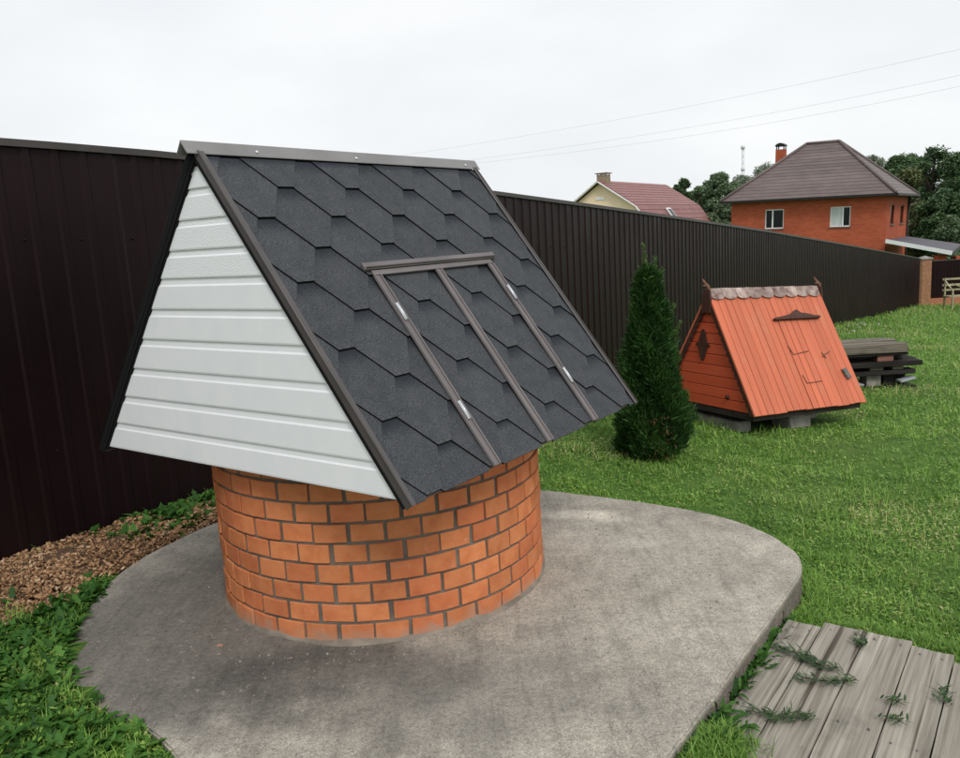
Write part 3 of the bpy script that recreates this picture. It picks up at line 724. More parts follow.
# gable boards
zb = [0.0, 0.083, 0.172, 0.262, 0.352, 0.442, 0.53, 0.618, 0.706, 0.794, 0.90]
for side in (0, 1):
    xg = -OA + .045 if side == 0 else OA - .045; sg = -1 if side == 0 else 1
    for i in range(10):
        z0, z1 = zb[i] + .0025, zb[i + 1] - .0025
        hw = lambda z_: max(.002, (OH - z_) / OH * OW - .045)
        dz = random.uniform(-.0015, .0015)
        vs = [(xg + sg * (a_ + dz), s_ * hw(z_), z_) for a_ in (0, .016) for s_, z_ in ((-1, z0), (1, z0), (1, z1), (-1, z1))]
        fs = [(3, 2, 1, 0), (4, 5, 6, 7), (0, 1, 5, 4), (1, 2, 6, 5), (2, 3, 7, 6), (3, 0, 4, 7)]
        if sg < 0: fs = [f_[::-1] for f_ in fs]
        mb = MB(); mb.add(vs, fs); mb.build('gable_board', M_ORANGE_SHADE, ow, bev=0.0025)
    mb = MB(); mb.box(xg - sg * .004 - .004, xg - sg * .004, -.50, .50, 0.0, .10); mb.build('gable_backing', M_DARKWOOD, ow)
    # carved rosette
    ros = []
    for k_ in range(48):
        a = 2 * math.pi * k_ / 48
        rr_ = 0.040 + 0.085 * abs(math.sin(a)) ** 6 + 0.032 * abs(math.cos(a)) ** 6 + .010 * math.cos(8 * a)
        ros.append((rr_ * math.cos(a), rr_ * math.sin(a)))
    mb = MB(); vs = [(xg + sg * .018, a_, b_) for a_, b_ in ros] + [(xg + sg * .030, a_, b_) for a_, b_ in ros]; n_ = 48
    mb.add(vs, [tuple(range(n_)), tuple(range(2 * n_ - 1, n_ - 1, -1))] + [(i, i + n_, (i + 1) % n_ + n_, (i + 1) % n_) for i in range(n_)])
    o = mb.build('rosette', M_BROWNPAINT, ow, (0, .055, .515))
    mb = MB(); mb.tube([(xg + sg * .015, -.254, .107), (xg + sg * .035, -.254, .107)], .017, 8); mb.build('knob', M_BROWNPAINT, ow)
    # finial board with a carved horn
    mb = MB(); xf = -OA - .012 if side == 0 else OA - .008
    fpoly = [(-.045, .79), (.045, .79), (.052, .90), (.035, .985), (-.035, .985), (-.052, .90)]
    vs = [(xf, a_, b_) for a_, b_ in fpoly] + [(xf + .020, a_, b_) for a_, b_ in fpoly]
    mb.add(vs, [tuple(range(6))[::-1], tuple(range(6, 12))] + [(i, (i + 1) % 6, (i + 1) % 6 + 6, i + 6) for i in range(6)])
    fin_ = mb.build('finial', M_BROWNPAINT, ow, bev=.002)
    mb = MB()
    mb.tube([(xf + .01, -.025, .975), (xf + .01, -.01, 1.01), (xf - .004, .01, 1.035), (xf - .012, .025, 1.06), (xf - .010, .037, 1.072)], [.014, .015, .012, .008, .003], 7)
    mb.tube([(xf + .01, .0, 1.005), (xf - .015, .0, 1.018), (xf - .035, -.005, 1.015), (xf - .043, -.005, 1.022)], [.008, .010, .007, .003], 7)
    mb.build('carved_horn', M_BROWNWOOD, fin_)
for y_ in (-.50, .50):
    mb = MB(); mb.box(-OA + .03, OA - .03, y_ - .03, y_ + .03, -.055, -.002); mb.build('sill_beam', M_DARKWOOD, ow)
for x_ in (-OA + .06, OA - .06):
    mb = MB(); mb.box(x_ - .03, x_ + .03, -.468, .468, -.052, -.004); mb.build('sill_beam', M_DARKWOOD, ow)
MW = Matrix.Translation((2.489, 7.043, -0.15)) @ M3.to_4x4()
def block(name, x0, x1, y0, y1, top, label, grp, mat=M_BLOCK, cat='concrete block'):
    cx_, cy_ = (x0 + x1) / 2, (y0 + y1) / 2; c = MW @ Vector((cx_, cy_, top)); bz = gz(c.x, c.y) - .06
    h = c.z - bz; mb = MB()
    mb.box(-(x1 - x0) / 2, (x1 - x0) / 2, -(y1 - y0) / 2, (y1 - y0) / 2, 0, h)
    o = mb.build(name, mat, None, (c.x, c.y, bz), (0, 0, math.atan2(.457, .887)), bev=.008, seg=2)
    return tag(o, label, cat, grp)
block('concrete_beam', -.60, -.46, -.34, .44, -.095, 'long rough grey concrete beam under the left gable of the orange well cover', None, cat='concrete beam')
block('concrete_block', -.10, .16, -.42, -.22, -.090, 'square concrete block under the front eave of the orange well cover', None)
block('concrete_beam', .42, .56, -.15, .44, -.062, 'concrete beam hidden in shade under the right end of the orange well cover', None, cat='concrete beam')
block('concrete_slab_piece', -.09, .14, -.41, -.25, -.0585, 'thin flat concrete piece lying on the front block under the orange cover', None, cat='concrete piece')
bpy.data.objects['concrete_slab_piece'].scale.z = 1.0

# ------------------------------------------------------------------ boardwalk of grey planks
PZ = -0.075
bw = empty('boardwalk', (1.0, 2.4, PZ - .04), (0, 0, math.atan2(e0[1], e0[0])))
tag(bw, 'walkway of weathered grey planks lying beside the concrete slab edge', 'boardwalk')
edges = [-.774, -.652, -.508, -.360, -.228, -.085, .055, .2]
ends = [2.935, 2.975, 2.985, 2.945, 2.895, 2.86, 2.85]
o_al = e0[0] * 1.0 + e0[1] * 2.4; o_pn = n0[0] * 1.0 + n0[1] * 2.4
for i in range(7):
    a0, a1 = edges[i] + .0024, edges[i + 1] - .0024
    v0 = -(a1 - o_pn); v1 = -(a0 - o_pn)     # local Y is -normal
    x0, x1 = 0.9 - o_al, ends[i] - o_al
    nx = 24; vs = []; fs = []
    sd_ = random.uniform(0, 50); tl = random.uniform(-.003, .003)
    ny = 4
    for ix in range(nx + 1):
        xx = x0 + (x1 - x0) * ix / nx
        for iy in range(ny + 1):
            yy = v0 + (v1 - v0) * iy / ny
            wob_ = 0.0025 * mnoise.noise(Vector((xx * 4, sd_, iy * .2)))
            cup = 0.003 * ((iy / ny - .5) ** 2) * 4
            jx = (0.006 * mnoise.noise(Vector((yy * 30, sd_, 3))) if ix == nx else 0)
            ey = (0.002 * mnoise.noise(Vector((xx * 8, sd_, 7))) if iy in (0, ny) else 0)
            vs.append((xx + jx, yy + ey, 0.04 + wob_ + cup + tl))
    top = len(vs)
    for ix in range(nx + 1):
        for iy in (0, ny):
            v_ = vs[ix * (ny + 1) + iy]; vs.append((v_[0], v_[1], 0.008))
    for ix in range(nx):
        for iy in range(ny):
            a = ix * (ny + 1) + iy; fs.append((a, a + ny + 1, a + ny + 2, a + 1))
        a = ix * (ny + 1); b = top + ix * 2
        fs.append((a, b, b + 2, a + ny + 1)); a += ny; b += 1; fs.append((a + ny + 1, b + 2, b, a))
    a = nx * (ny + 1); fs.append(tuple([a + iy for iy in range(ny + 1)][::-1] + [top + nx * 2, top + nx * 2 + 1]))
    mb = MB(); mb.add(vs, fs); pl = mb.build('plank', M_PLANK, bw)
    for xe_ in (x1 - .05, x1 - .62, x1 - 1.2):
        for yy in (v0 + .03, v1 - .03):
            mb = MB(); mb.tube([(xe_, yy, .036), (xe_, yy, .0455)], .0035, 6); mb.build('nail', M_GREYHARD, pl)
for xx in (2.85, 2.28, 1.7, 1.1):
    mb = MB(); mb.box(xx - o_al - .03, xx - o_al + .03, -(.19 - o_pn), -(-.78 - o_pn), -.06, .0075); mb.build('joist', M_DARKWOOD, bw)

# ------------------------------------------------------------------ vegetation helpers (numpy strips)
def strips(P0, az, el, length, width, nseg=2, bend=1.0, prof=None, tint=None, roll=None, fold=0.0):
    """leaf blades: n strips of nseg quads. el = starting elevation, bend = radians it droops along its length"""
    n = len(P0); K = nseg + 1
    P = np.zeros((n, K, 3)); P[:, 0] = P0; e_ = np.array(el, float).copy(); bend = np.broadcast_to(bend, (n,))
    ca, sa = np.cos(az), np.sin(az)
    for k_ in range(1, K):
        P[:, k_, 0] = P[:, k_ - 1, 0] + np.cos(e_) * ca * length / nseg
        P[:, k_, 1] = P[:, k_ - 1, 1] + np.cos(e_) * sa * length / nseg
        P[:, k_, 2] = P[:, k_ - 1, 2] + np.sin(e_) * length / nseg
        e_ = e_ - bend / nseg
    side = np.stack([-sa, ca, np.zeros(n)], -1)
    if roll is not None: side = side * np.cos(roll)[:, None] + np.array([0, 0, 1.]) * np.sin(roll)[:, None]
    if prof is None: prof = np.linspace(1, 0.05, K)
    wv = (np.asarray(prof)[None, :, None] * np.asarray(width)[:, None, None] * 0.5)
    Lf = P - side[:, None, :] * wv; Rt = P + side[:, None, :] * wv
    if fold:
        cols = np.stack([Lf, P - np.array([0, 0, 1.]) * wv * fold, Rt], 2); C_ = 3
    else:
        cols = np.stack([Lf, Rt], 2); C_ = 2
    V = cols.reshape(-1, 3)
    b_ = np.arange(n)[:, None, None] * (K * C_) + np.arange(nseg)[None, :, None] * C_ + np.arange(C_ - 1)[None, None, :]
    Fq = np.stack([b_, b_ + 1, b_ + 1 + C_, b_ + C_], -1).reshape(-1, 4)
    T = np.repeat(tint, K * C_) if tint is not None else None
    return V, Fq, T
def merge(parts):
    V, F_, T = [], [], []; o = 0
    for v, f, t_ in parts: V.append(v); F_.append(f + o); T.append(t_); o += len(v)
    return np.concatenate(V), np.concatenate(F_), np.concatenate(T)
def patch(x, y, s, seed=0):
    """cheap smooth value noise, vectorised"""
    x = x * s + seed * 17.3; y = y * s - seed * 9.1
    return (np.sin(x + 1.7 * np.sin(y * .9 + seed)) * np.sin(y * 1.1 + 1.3 * np.sin(x * .7)) + np.sin(x * 2.3 + y * 1.9) * .5) / 1.5

BWP = [(1.0 + 0, 0)]
def bw_mask(x, y):
    al = x * e0[0] + y * e0[1]; pn = x * n0[0] + y * n0[1]
    return (pn > -.80) & (pn < .22) & (al < 2.94) & (al > .8)
def gvec(x, y): return ground(x, y)

# ---- lawn
n = 600000
rr_ = np.exp(rng.uniform(np.log(1.7), np.log(42), n)); aa = rng.uniform(R(-50), R(46), n)
x = rr_ * np.sin(aa); y = rr_ * np.cos(aa)
v = vlat(x, y)
keep = (v > 0.03) & ~in_poly(x, y, SP[::3]) & ~bw_mask(x, y)
left = (v < 1.6) & (DX * x + DY * y < 3.4) 
chipzone = (v < 0.72 + 0.1 * patch(x, y, 5, 3)) & (DX * x + DY * y < 2.75)
keep &= ~(chipzone & (rng.random(n) > .03))
bare = (patch(x, y, .55, 2) > .62) & (rng.random(n) < .35)
keep &= ~bare
# under the orange cover
dxo, dyo = x - 2.489, y - 7.043
keep &= ~((np.abs(dxo * .887 + dyo * .457) < .60) & (np.abs(dxo * .457 - dyo * .887) < .45))
x, y, rr_ = x[keep], y[keep], rr_[keep]; n = len(x)
far = np.clip(rr_ / 4.0, 1, 12) ** 0.72
pt = patch(x, y, 1.3, 1) * .45 + patch(x, y, 6.3, 5) * .5 + patch(x, y, 17, 6) * .45
tint = np.clip(0.46 + 0.22 * pt + rng.normal(0, .17, n), 0, 1)
dry = (((patch(x, y, .8, 8) > .40) & (rng.random(n) < .34)) | (rng.random(n) < .02)); tint[dry] = rng.uniform(.85, 1, dry.sum())
hgt = (0.036 + 0.018 * patch(x, y, 6.3, 5) + .010 * patch(x, y, 17, 6)) * rng.uniform(.55, 1.35, n) * far ** .8
hgt = np.clip(hgt, .012, .3)
bz = np.array([0.0] * n) + gvec(x, y)
kind = rng.random(n)
cl = kind < 0.32                                  # clover and plantain leaves
P0 = np.stack([x, y, bz - .006], -1)
bl = ~cl
parts = [strips(P0[bl], rng.uniform(0, 6.283, bl.sum()), rng.uniform(.55, 1.45, bl.sum()), hgt[bl] * 1.35, (0.0034 * far * rng.uniform(.7, 1.4, n))[bl], 2, rng.uniform(.3, 1.9, bl.sum()), [1, .8, .05], tint[bl])]
Pc = P0[cl].copy(); Pc[:, 2] += hgt[cl] * rng.uniform(.25, .8, cl.sum())
parts.append(strips(Pc, rng.uniform(0, 6.283, cl.sum()), rng.uniform(-.35, .6, cl.sum()), (0.014 * far * rng.uniform(.6, 1.5, n))[cl], (0.010 * far * rng.uniform(.6, 1.3, n))[cl], 2, rng.uniform(0, .9, cl.sum()), [.35, 1, .35], np.clip(tint[cl] + .06, 0, 1)))
V, F_, T = merge(parts)
tag(link('lawn_grass', npmesh('lawn_grass', V, F_, M_GRASS, T)), 'short green lawn grass with clover sloping down between fence and slab', 'grass', kind='stuff')

# ---- broad-leaved weeds: left of the slab, fence foot, along the slab's right edge, front tuft
def rosettes(cx_, cy_, cz_, nl, L0, rngseed, W0=0.30, elr=(.35, 1.25)):
    r3 = np.random.default_rng(rngseed); n_ = len(cx_)
    bx = np.repeat(cx_, nl) + r3.normal(0, .008, n_ * nl); by = np.repeat(cy_, nl) + r3.normal(0, .008, n_ * nl); b_z = np.repeat(cz_, nl)
    ln = np.repeat(L0, nl) * r3.uniform(.6, 1.25, n_ * nl)
    tn = np.clip(np.repeat(r3.uniform(.15, .8, n_), nl) + r3.normal(0, .14, n_ * nl), 0, 1)
    az_ = r3.uniform(0, 6.283, n_ * nl); el_ = r3.uniform(elr[0], elr[1], n_ * nl); bd = r3.uniform(.5, 1.9, n_ * nl)
    P_ = np.stack([bx, by, b_z], -1); half = r3.random(n_ * nl) < .5
    out_ = []
    for msk, pf in ((half, [.15, .30, 1.0, .40, 1.15, .5, 1.1, .30, .04]), (~half, [.12, .5, .8, .95, 1.0, .85, .6, .3, .03])):
        out_.append(strips(P_[msk], az_[msk], el_[msk], ln[msk], ln[msk] * W0 * r3.uniform(.7, 1.3, msk.sum()), 8, bd[msk], pf, tn[msk], fold=.35))
    return merge(out_)
def weed_zone(num, fx, seed, **kw):
    r3 = np.random.default_rng(seed); X_, Y_ = [], []
    while len(X_) < num:
        a, b = fx(r3)
        if a is None: continue
        X_.append(a); Y_.append(b)
    X_ = np.array(X_); Y_ = np.array(Y_)
    return X_, Y_
def zl(r3):
    x = r3.uniform(-2.3, -.2); y = r3.uniform(1.55, 3.5)
    if in_poly(np.array([x]), np.array([y]), SP[::3])[0]: return None, None
    v_ = vlat(x, y); lim = 0.70 + .1 * math.sin(x * 9)
    if v_ < lim and not (v_ < .9 and r3.random() < .04): return None, None
    return x, y
X_, Y_ = weed_zone(2100, zl, 5)
V, F_, T = rosettes(X_, Y_, ground(X_, Y_) - .005, 9, np.random.default_rng(2).uniform(.028, .085, len(X_)), 3)
tag(link('weed_patch', npmesh('weed_patch', V, F_, M_WEED, T, smooth=True)), 'lush dark green broad-leaved weeds growing left of the concrete slab', 'weeds', kind='stuff')
def zf(r3):
    q_ = r3.uniform(5.0, 9.0) if r3.random() < .35 else r3.uniform(5.2, 7.0); v_ = r3.uniform(.02, .50)
    pnt = fence_pt(q_) + fn * v_
    if in_poly(np.array([pnt.x]), np.array([pnt.y]), SP[::3])[0]: return None, None
    return pnt.x, pnt.y
X_, Y_ = weed_zone(1000, zf, 6)
V, F_, T = rosettes(X_, Y_, ground(X_, Y_), 8, np.random.default_rng(4).uniform(.045, .11, len(X_)), 9)
tag(link('fence_weeds', npmesh('fence_weeds', V, F_, M_WEED, T, smooth=True)), 'green weeds at the foot of the dark fence behind the well', 'weeds', kind='stuff')
def zr(r3):
    tt = r3.uniform(0, 1); k_ = r3.random()
    a = np.array([0.44, 1.96]) + (np.array([1.11, 2.87]) - np.array([0.44, 1.96])) * tt
    off = r3.uniform(.004, .018)
    if tt < .30: off = r3.uniform(0.0, .10)
    elif r3.random() < .55 and not (.55 < tt < .8): return None, None
    a = a + n0 * off; return a[0], a[1]
X_, Y_ = weed_zone(95, zr, 8)
V, F_, T = rosettes(X_, Y_, ground(X_, Y_) + .025, 7, np.random.default_rng(4).uniform(.03, .085, len(X_)), 11, .24, (.8, 1.5))
tag(link('edge_weeds', npmesh('edge_weeds', V, F_, M_WEED, T, smooth=True)), 'weeds growing in the gap between slab edge and boardwalk', 'weeds', kind='stuff')
# longer grass round slab corner and boardwalk ends
r3 = np.random.default_rng(21)
tx, ty = [], []
def tuft_at(cx_, cy_, sx_, sy_, m_, ang=0):
    a = r3.normal(0, 1, (m_, 2)) * [sx_, sy_]; c_, s_ = math.cos(ang), math.sin(ang)
    tx.append(cx_ + a[:, 0] * c_ - a[:, 1] * s_); ty.append(cy_ + a[:, 0] * s_ + a[:, 1] * c_)
tuft_at(0.60, 2.06, .11, .045, 2600, R(54)); tuft_at(0.52, 1.95, .09, .05, 1600, R(54)); tuft_at(1.18, 2.93, .09, .04, 1800, R(54)); tuft_at(1.25, 2.88, .10, .03, 1200, R(-36)); tuft_at(1.50, 2.72, .16, .03, 1500, R(-36)); tuft_at(1.75, 2.55, .16, .03, 1200, R(-36))
tuft_at(1.34, 3.15, .12, .03, 2200, R(80)); tuft_at(1.19, 2.90, .07, .03, 1400, R(54)); tuft_at(1.33, 3.45, .12, .03, 1500, R(100)); tuft_at(1.05, 3.98, .3, .03, 1500, R(-40)); tuft_at(.45, 4.38, .3, .03, 1200, R(-28))
tx = np.concatenate(tx); ty = np.concatenate(ty)
kp = ~in_poly(tx, ty, SP[::2]) & ~((((tx * n0[0] + ty * n0[1]) > -.76) & ((tx * e0[0] + ty * e0[1]) < 2.90) & ((tx * e0[0] + ty * e0[1]) > 2.12)) | (((tx * n0[0] + ty * n0[1]) > -.58) & ((tx * e0[0] + ty * e0[1]) < 2.9)))
tx, ty = tx[kp], ty[kp]; m_ = len(tx)
hz_ = ground(tx, ty) + np.where((tx * n0[0] + ty * n0[1] > -.78) & (tx * e0[0] + ty * e0[1] < 2.12), .05, 0)
V, F_, T = strips(np.stack([tx, ty, hz_ - .005], -1), r3.uniform(0, 6.283, m_), r3.uniform(.6, 1.5, m_), r3.uniform(.03, .075, m_), r3.uniform(.003, .006, m_), 4, r3.uniform(.6, 2.2, m_), [1, .95, .8, .5, .05], np.clip(r3.normal(.42, .16, m_), 0, 1))
tag(link('edge_grass', npmesh('edge_grass', V, F_, M_GRASS, T)), 'longer grass fringing the slab corner and the plank ends', 'grass', kind='stuff')

# ---- wood chips along the fence foot at left
r3 = np.random.default_rng(31); n = 60000
qq = r3.uniform(-1.0, 6.0, n); vv = r3.uniform(0.02, .95, n)
lim = 0.80 + .08 * np.sin(qq * 5) + .05 * np.sin(qq * 13)
kp = vv < lim * np.where(qq > 5.0, np.clip((6.6 - qq) / 1.6, 0.0, 1), 1)
qq, vv = qq[kp], vv[kp]; n = len(qq)
px = -5.02 + fd.x * qq + fn.x * vv; py = fd.y * qq + fn.y * vv
kp = ~in_poly(px, py, SP[::3]); px, py, vv, qq = px[kp], py[kp], vv[kp], qq[kp]; n = len(px)
pz = ground(px, py) + .030 * np.clip(1 - np.abs(vv - .42) / .5, 0, 1) + r3.uniform(-.01, .016, n) + .012 * patch(px, py, 7, 2)
ln = r3.uniform(.003, .014, n) ; wd_ = ln * r3.uniform(.25, .7, n); hh_ = r3.uniform(.0015, .006, n)
A = r3.uniform(0, 6.283, n); tl = r3.normal(0, .45, n); t2 = r3.normal(0, .45, n)
ux = np.stack([np.cos(A) * np.cos(tl), np.sin(A) * np.cos(tl), np.sin(tl)], -1); uy = np.stack([-np.sin(A) * np.cos(t2), np.cos(A) * np.cos(t2), np.sin(t2)], -1); uz = np.cross(ux, uy)
Pm = np.stack([px, py, pz], -1); vs = []
for sx_, sy_, sz_ in ((-1, -1, -1), (1, -1, -1), (1, 1, -1), (-1, 1, -1), (-1, -1, 1), (1, -1, 1), (1, 1, 1), (-1, 1, 1)):
    vs.append(Pm + ux * (ln * sx_)[:, None] * (1 if sy_ > 0 else .8) + uy * (wd_ * sy_)[:, None] + uz * (hh_ * sz_)[:, None])
V = np.stack(vs, 1).reshape(-1, 3); b_ = (np.arange(n) * 8)[:, None, None]
F_ = (b_ + np.array([(3, 2, 1, 0), (4, 5, 6, 7), (0, 1, 5, 4), (1, 2, 6, 5), (2, 3, 7, 6), (3, 0, 4, 7)])[None]).reshape(-1, 4)
tn = np.clip(r3.beta(1.6, 2.0, n) + .15 * patch(px, py, 3, 4), 0, 1)
tag(link('wood_chips', npmesh('wood_chips', V, F_, M_CHIP, np.repeat(tn, 8))), 'brown wood chips spread along the foot of the fence at left', 'wood chips', kind='stuff')
# soil bed below the chips
mb = MB(); vs = []; fs = []; QN = 60
for i in range(QN + 1):
    q_ = -1.2 + 7.2 * i / QN
    for j_, v_ in enumerate((0.0, .15, .35, .55, .72, .84)):
        lim = (0.85 + .07 * math.sin(q_ * 5)) * (min(1, max(0.05, (6.3 - q_) / 1.3)) if q_ > 5 else 1)
        pnt = fence_pt(q_) + fn * v_ * lim
        z_ = gz(pnt.x, pnt.y) + (.030 * max(0, 1 - abs(v_ - .42) / .5)) * (0 if j_ == 5 else 1) + (.006 if 0 < j_ < 5 else -.02) - (.0 if q_ < 5 else (q_ - 5) * .05)
        vs.append((pnt.x, pnt.y, z_))
for i in range(QN):
    for j_ in range(5): a = i * 6 + j_; fs.append((a, a + 1, a + 7, a + 6))
M_BED = simple('dark_chip_soil', (0.05, 0.028, 0.018), (0.15, 0.09, 0.055), 0.95, 30, 70, 0.02)
mb.add(vs, fs, True); tag(mb.build('soil_bed', M_BED), kind='structure')

# ---- thuja
def thuja(cx_, cy_, seed=3):
    r3 = np.random.default_rng(seed); bz_ = gz(cx_, cy_)
    root = empty('thuja', (cx_, cy_, bz_)); H = 1.46
    tag(root, 'slender dark green conical thuja with a thin double tip, beside the orange well cover', 'tree')
    mb = MB(); mb.tube([(0, 0, -.02), (.005, 0, .3), (-.005, .01, .8), (0, 0, 1.2)], [.028, .024, .014, .006], 8); mb.build('trunk', M_BARK, root)
    mb = MB()
    for k_ in range(30):
        z_ = r3.uniform(.06, 1.0); a = r3.uniform(0, 6.28); L_ = .26 * (1 - z_ / 1.5)
        mb.tube([(0, 0, z_), (math.cos(a) * L_ * .5, math.sin(a) * L_ * .5, z_ + .05), (math.cos(a) * L_ * .8, math.sin(a) * L_ * .8, z_ + .16)], [.006, .004, .002], 5)
    mb.build('branches', M_BARK, root)
    zk = [0.01, .08, .25, .42, .60, .75, .92, 1.05, 1.18, 1.28, 1.34]; rk = [.20, .245, .262, .240, .200, .172, .138, .112, .088, .060, .02]
    m_ = 15000
    z_ = r3.uniform(.02, 1.33, m_ * 2); R_ = np.interp(z_, zk, rk); kk = r3.random(m_ * 2) < R_ / .27
    z_, R_ = z_[kk][:m_], R_[kk][:m_]; m2 = len(z_)
    a = r3.uniform(0, 6.283, m2)
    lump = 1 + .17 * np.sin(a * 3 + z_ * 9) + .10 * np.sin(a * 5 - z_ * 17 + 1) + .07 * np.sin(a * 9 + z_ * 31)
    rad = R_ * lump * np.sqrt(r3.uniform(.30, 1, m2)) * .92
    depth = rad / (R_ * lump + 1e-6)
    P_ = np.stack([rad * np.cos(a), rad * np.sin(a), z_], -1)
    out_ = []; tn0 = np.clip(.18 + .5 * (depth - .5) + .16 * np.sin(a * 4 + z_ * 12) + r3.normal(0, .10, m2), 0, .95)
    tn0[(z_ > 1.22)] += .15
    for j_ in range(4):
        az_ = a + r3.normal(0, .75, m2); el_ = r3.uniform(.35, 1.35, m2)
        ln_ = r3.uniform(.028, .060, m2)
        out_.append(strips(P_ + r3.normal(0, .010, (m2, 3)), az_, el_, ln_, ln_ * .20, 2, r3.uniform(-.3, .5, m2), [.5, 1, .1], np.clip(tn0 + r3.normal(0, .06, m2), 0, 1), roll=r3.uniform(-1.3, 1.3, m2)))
    # leaders
    for (lx, ly, z0, z1, nn_) in ((-.020, .0, 1.28, 1.50, 170), (.045, .02, 1.22, 1.41, 120), (.075, .0, 1.20, 1.33, 80), (-.06, 0, 1.15, 1.29, 70), (.14, 0, .92, 1.08, 90), (.17, .0, .80, .95, 90)):
        zz = r3.uniform(z0, z1, nn_); f_ = (zz - z0) / (z1 - z0)
        P2 = np.stack([lx * (1 + .3 * f_) + r3.normal(0, .006, nn_), ly + r3.normal(0, .006, nn_), zz], -1)
        out_.append(strips(P2, r3.uniform(0, 6.283, nn_), r3.uniform(.6, 1.4, nn_), r3.uniform(.02, .045, nn_) * (1.15 - .5 * f_), np.full(nn_, .007), 2, 0.2 * np.ones(nn_), [.5, 1, .1], np.clip(r3.uniform(.6, 1, nn_), 0, 1), roll=r3.uniform(-1.3, 1.3, nn_)))
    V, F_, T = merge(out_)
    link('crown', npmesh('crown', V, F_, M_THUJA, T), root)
    nn_ = 380; a = r3.uniform(0, 6.283, nn_); zz = r3.uniform(.03, .34, nn_); ra = r3.uniform(.03, .21, nn_)
    a = np.where(r3.random(nn_) < .6, r3.normal(-1.6, .35, nn_), a); ra = np.where(np.abs(a + 1.6) < .5, r3.uniform(.12, .262, nn_), ra)
    V, F_, T = strips(np.stack([ra * np.cos(a), ra * np.sin(a), zz], -1), a + r3.normal(0, .8, nn_), r3.uniform(-.6, .9, nn_), r3.uniform(.02, .055, nn_), np.full(nn_, .008), 2, np.full(nn_, .5), [.5, 1, .1], r3.random(nn_))
    link('dead_sprays', npmesh('dead_sprays', V, F_, M_DRYLEAF, T), root)
thuja(1.20, 5.60)

# ------------------------------------------------------------------ helpers for far things
def ray(u, v): return cF + cR * ((u - 480) / FPX) - cU * ((v - 379) / FPX)
def at(u, v, y):
    d = ray(u, v); return cO + d * (y / d.y)
def onplane(u, v, p0, nrm):
    d = ray(u, v); return cO + d * ((p0 - cO).dot(nrm) / d.dot(nrm))

# ------------------------------------------------------------------ timber pile beyond the orange cover
def pile_box(name, mat, u0, u1, vtop, h, y, dep, label, grp=None, yaw=0.0, cat='board', leftext=0.0, bev=.004):
    a = at(u0, vtop, y); b = at(u1, vtop, y)
    z = (a.z + b.z) / 2 ; cx_ = (a.x + b.x - leftext) / 2; L_ = (b.x - a.x) + leftext
    mb = MB(); mb.box(-L_ / 2, L_ / 2, -dep / 2, dep / 2, -h, 0)
    o = mb.build(name, mat, None, (cx_, y, z), (0, random.uniform(-.004, .004), yaw), bev=bev)
    return tag(o, label, cat, grp)
YP = 9.15; PDX = -.165
gp_ = gz(4.5, YP); b_sx = at(906, 340, YP).x; xL = at(838, 340, YP).x - .9
def pbox(name, mat, x0, x1, y0, y1, z0, z1, label, cat='board', grp=None, yaw=0.0, tilt=0.0):
    mb = MB(); mb.box(-(x1 - x0) / 2, (x1 - x0) / 2, -(y1 - y0) / 2, (y1 - y0) / 2, 0, z1 - z0)
    return tag(mb.build(name, mat, None, ((x0 + x1) / 2, (y0 + y1) / 2, z0), (0, tilt, yaw), bev=.004), label, cat, grp)
xR1 = at(907, 340, YP).x + PDX; xR2 = at(921.5, 350, YP).x + PDX; xA = at(878, 340, YP).x + PDX
g0_ = gp_ - .02
pbox('base_board', M_DARKPLANK, xL + .1, xR2 - .02, 8.88, 9.40, g0_, g0_ + .05, 'wide black damp board lying on the ground below the timber pile')
z1_ = g0_ + .052
pbox('support_block', M_BLOCK, xA - .06, xA + .10, 8.93, 9.10, z1_, z1_ + .135, 'grey concrete block standing upright under the middle of the timber pile', 'concrete block')
pbox('support_block', M_DARKPLANK, xA + .15, xA + .26, 8.96, 9.22, z1_, z1_ + .135, 'black wooden support beside the upright concrete block', 'wood block')
pbox('support_block', M_DARKPLANK, xR2 - .22, xR2 - .06, 9.06, 9.30, z1_, z1_ + .135, 'black wooden support under the right end of the timber pile', 'wood block')
pbox('support_block', M_BLOCK, xL + .2, xL + .38, 8.98, 9.3, z1_, z1_ + .135, 'concrete support under the left end of the timber pile behind the orange cover', 'concrete block')
pbox('pale_board', M_PALEPLANK, xA - .62, xA - .12, 8.86, 8.98, z1_ + .05, z1_ + .075, 'pale grey-blue board slanting under the pile left of the concrete block', tilt=.12)
pbox('pale_board', M_PALEPLANK, xA + .28, xR2 - .05, 8.84, 8.96, z1_ + .06, z1_ + .085, 'pale board slanting under the pile right of the concrete block', tilt=-.22)
z2_ = z1_ + .137
pbox('dark_beam', M_DARKPLANK, xL + .1, xR2 - .05, 8.86, 9.02, z2_, z2_ + .05, 'lowest front black beam of the timber pile, just above the blocks')
pbox('dark_beam', M_DARKPLANK, xL + .15, xR2 - .10, 9.08, 9.38, z2_, z2_ + .05, 'lowest rear black beam of the timber pile, just above the blocks')
z2_ += .052
pbox('wood_spacer', M_OLDWOOD, xA - .05, xA + .10, 8.88, 9.36, z2_, z2_ + .045, 'grey wooden spacer between the two black beam layers')
pbox('wood_spacer', M_OLDWOOD, xR2 - .30, xR2 - .18, 8.88, 9.36, z2_, z2_ + .045, 'grey wooden spacer at the right end between the black beam layers')
pbox('wood_spacer', M_OLDWOOD, xL + .25, xL + .4, 8.88, 9.36, z2_, z2_ + .045, 'grey wooden spacer at the hidden left end between the black beam layers')
z2_ += .047
pbox('dark_beam', M_DARKPLANK, xL + .05, xR2, 8.82, 8.98, z2_, z2_ + .055, 'front black beam in the lower layer of the timber pile')
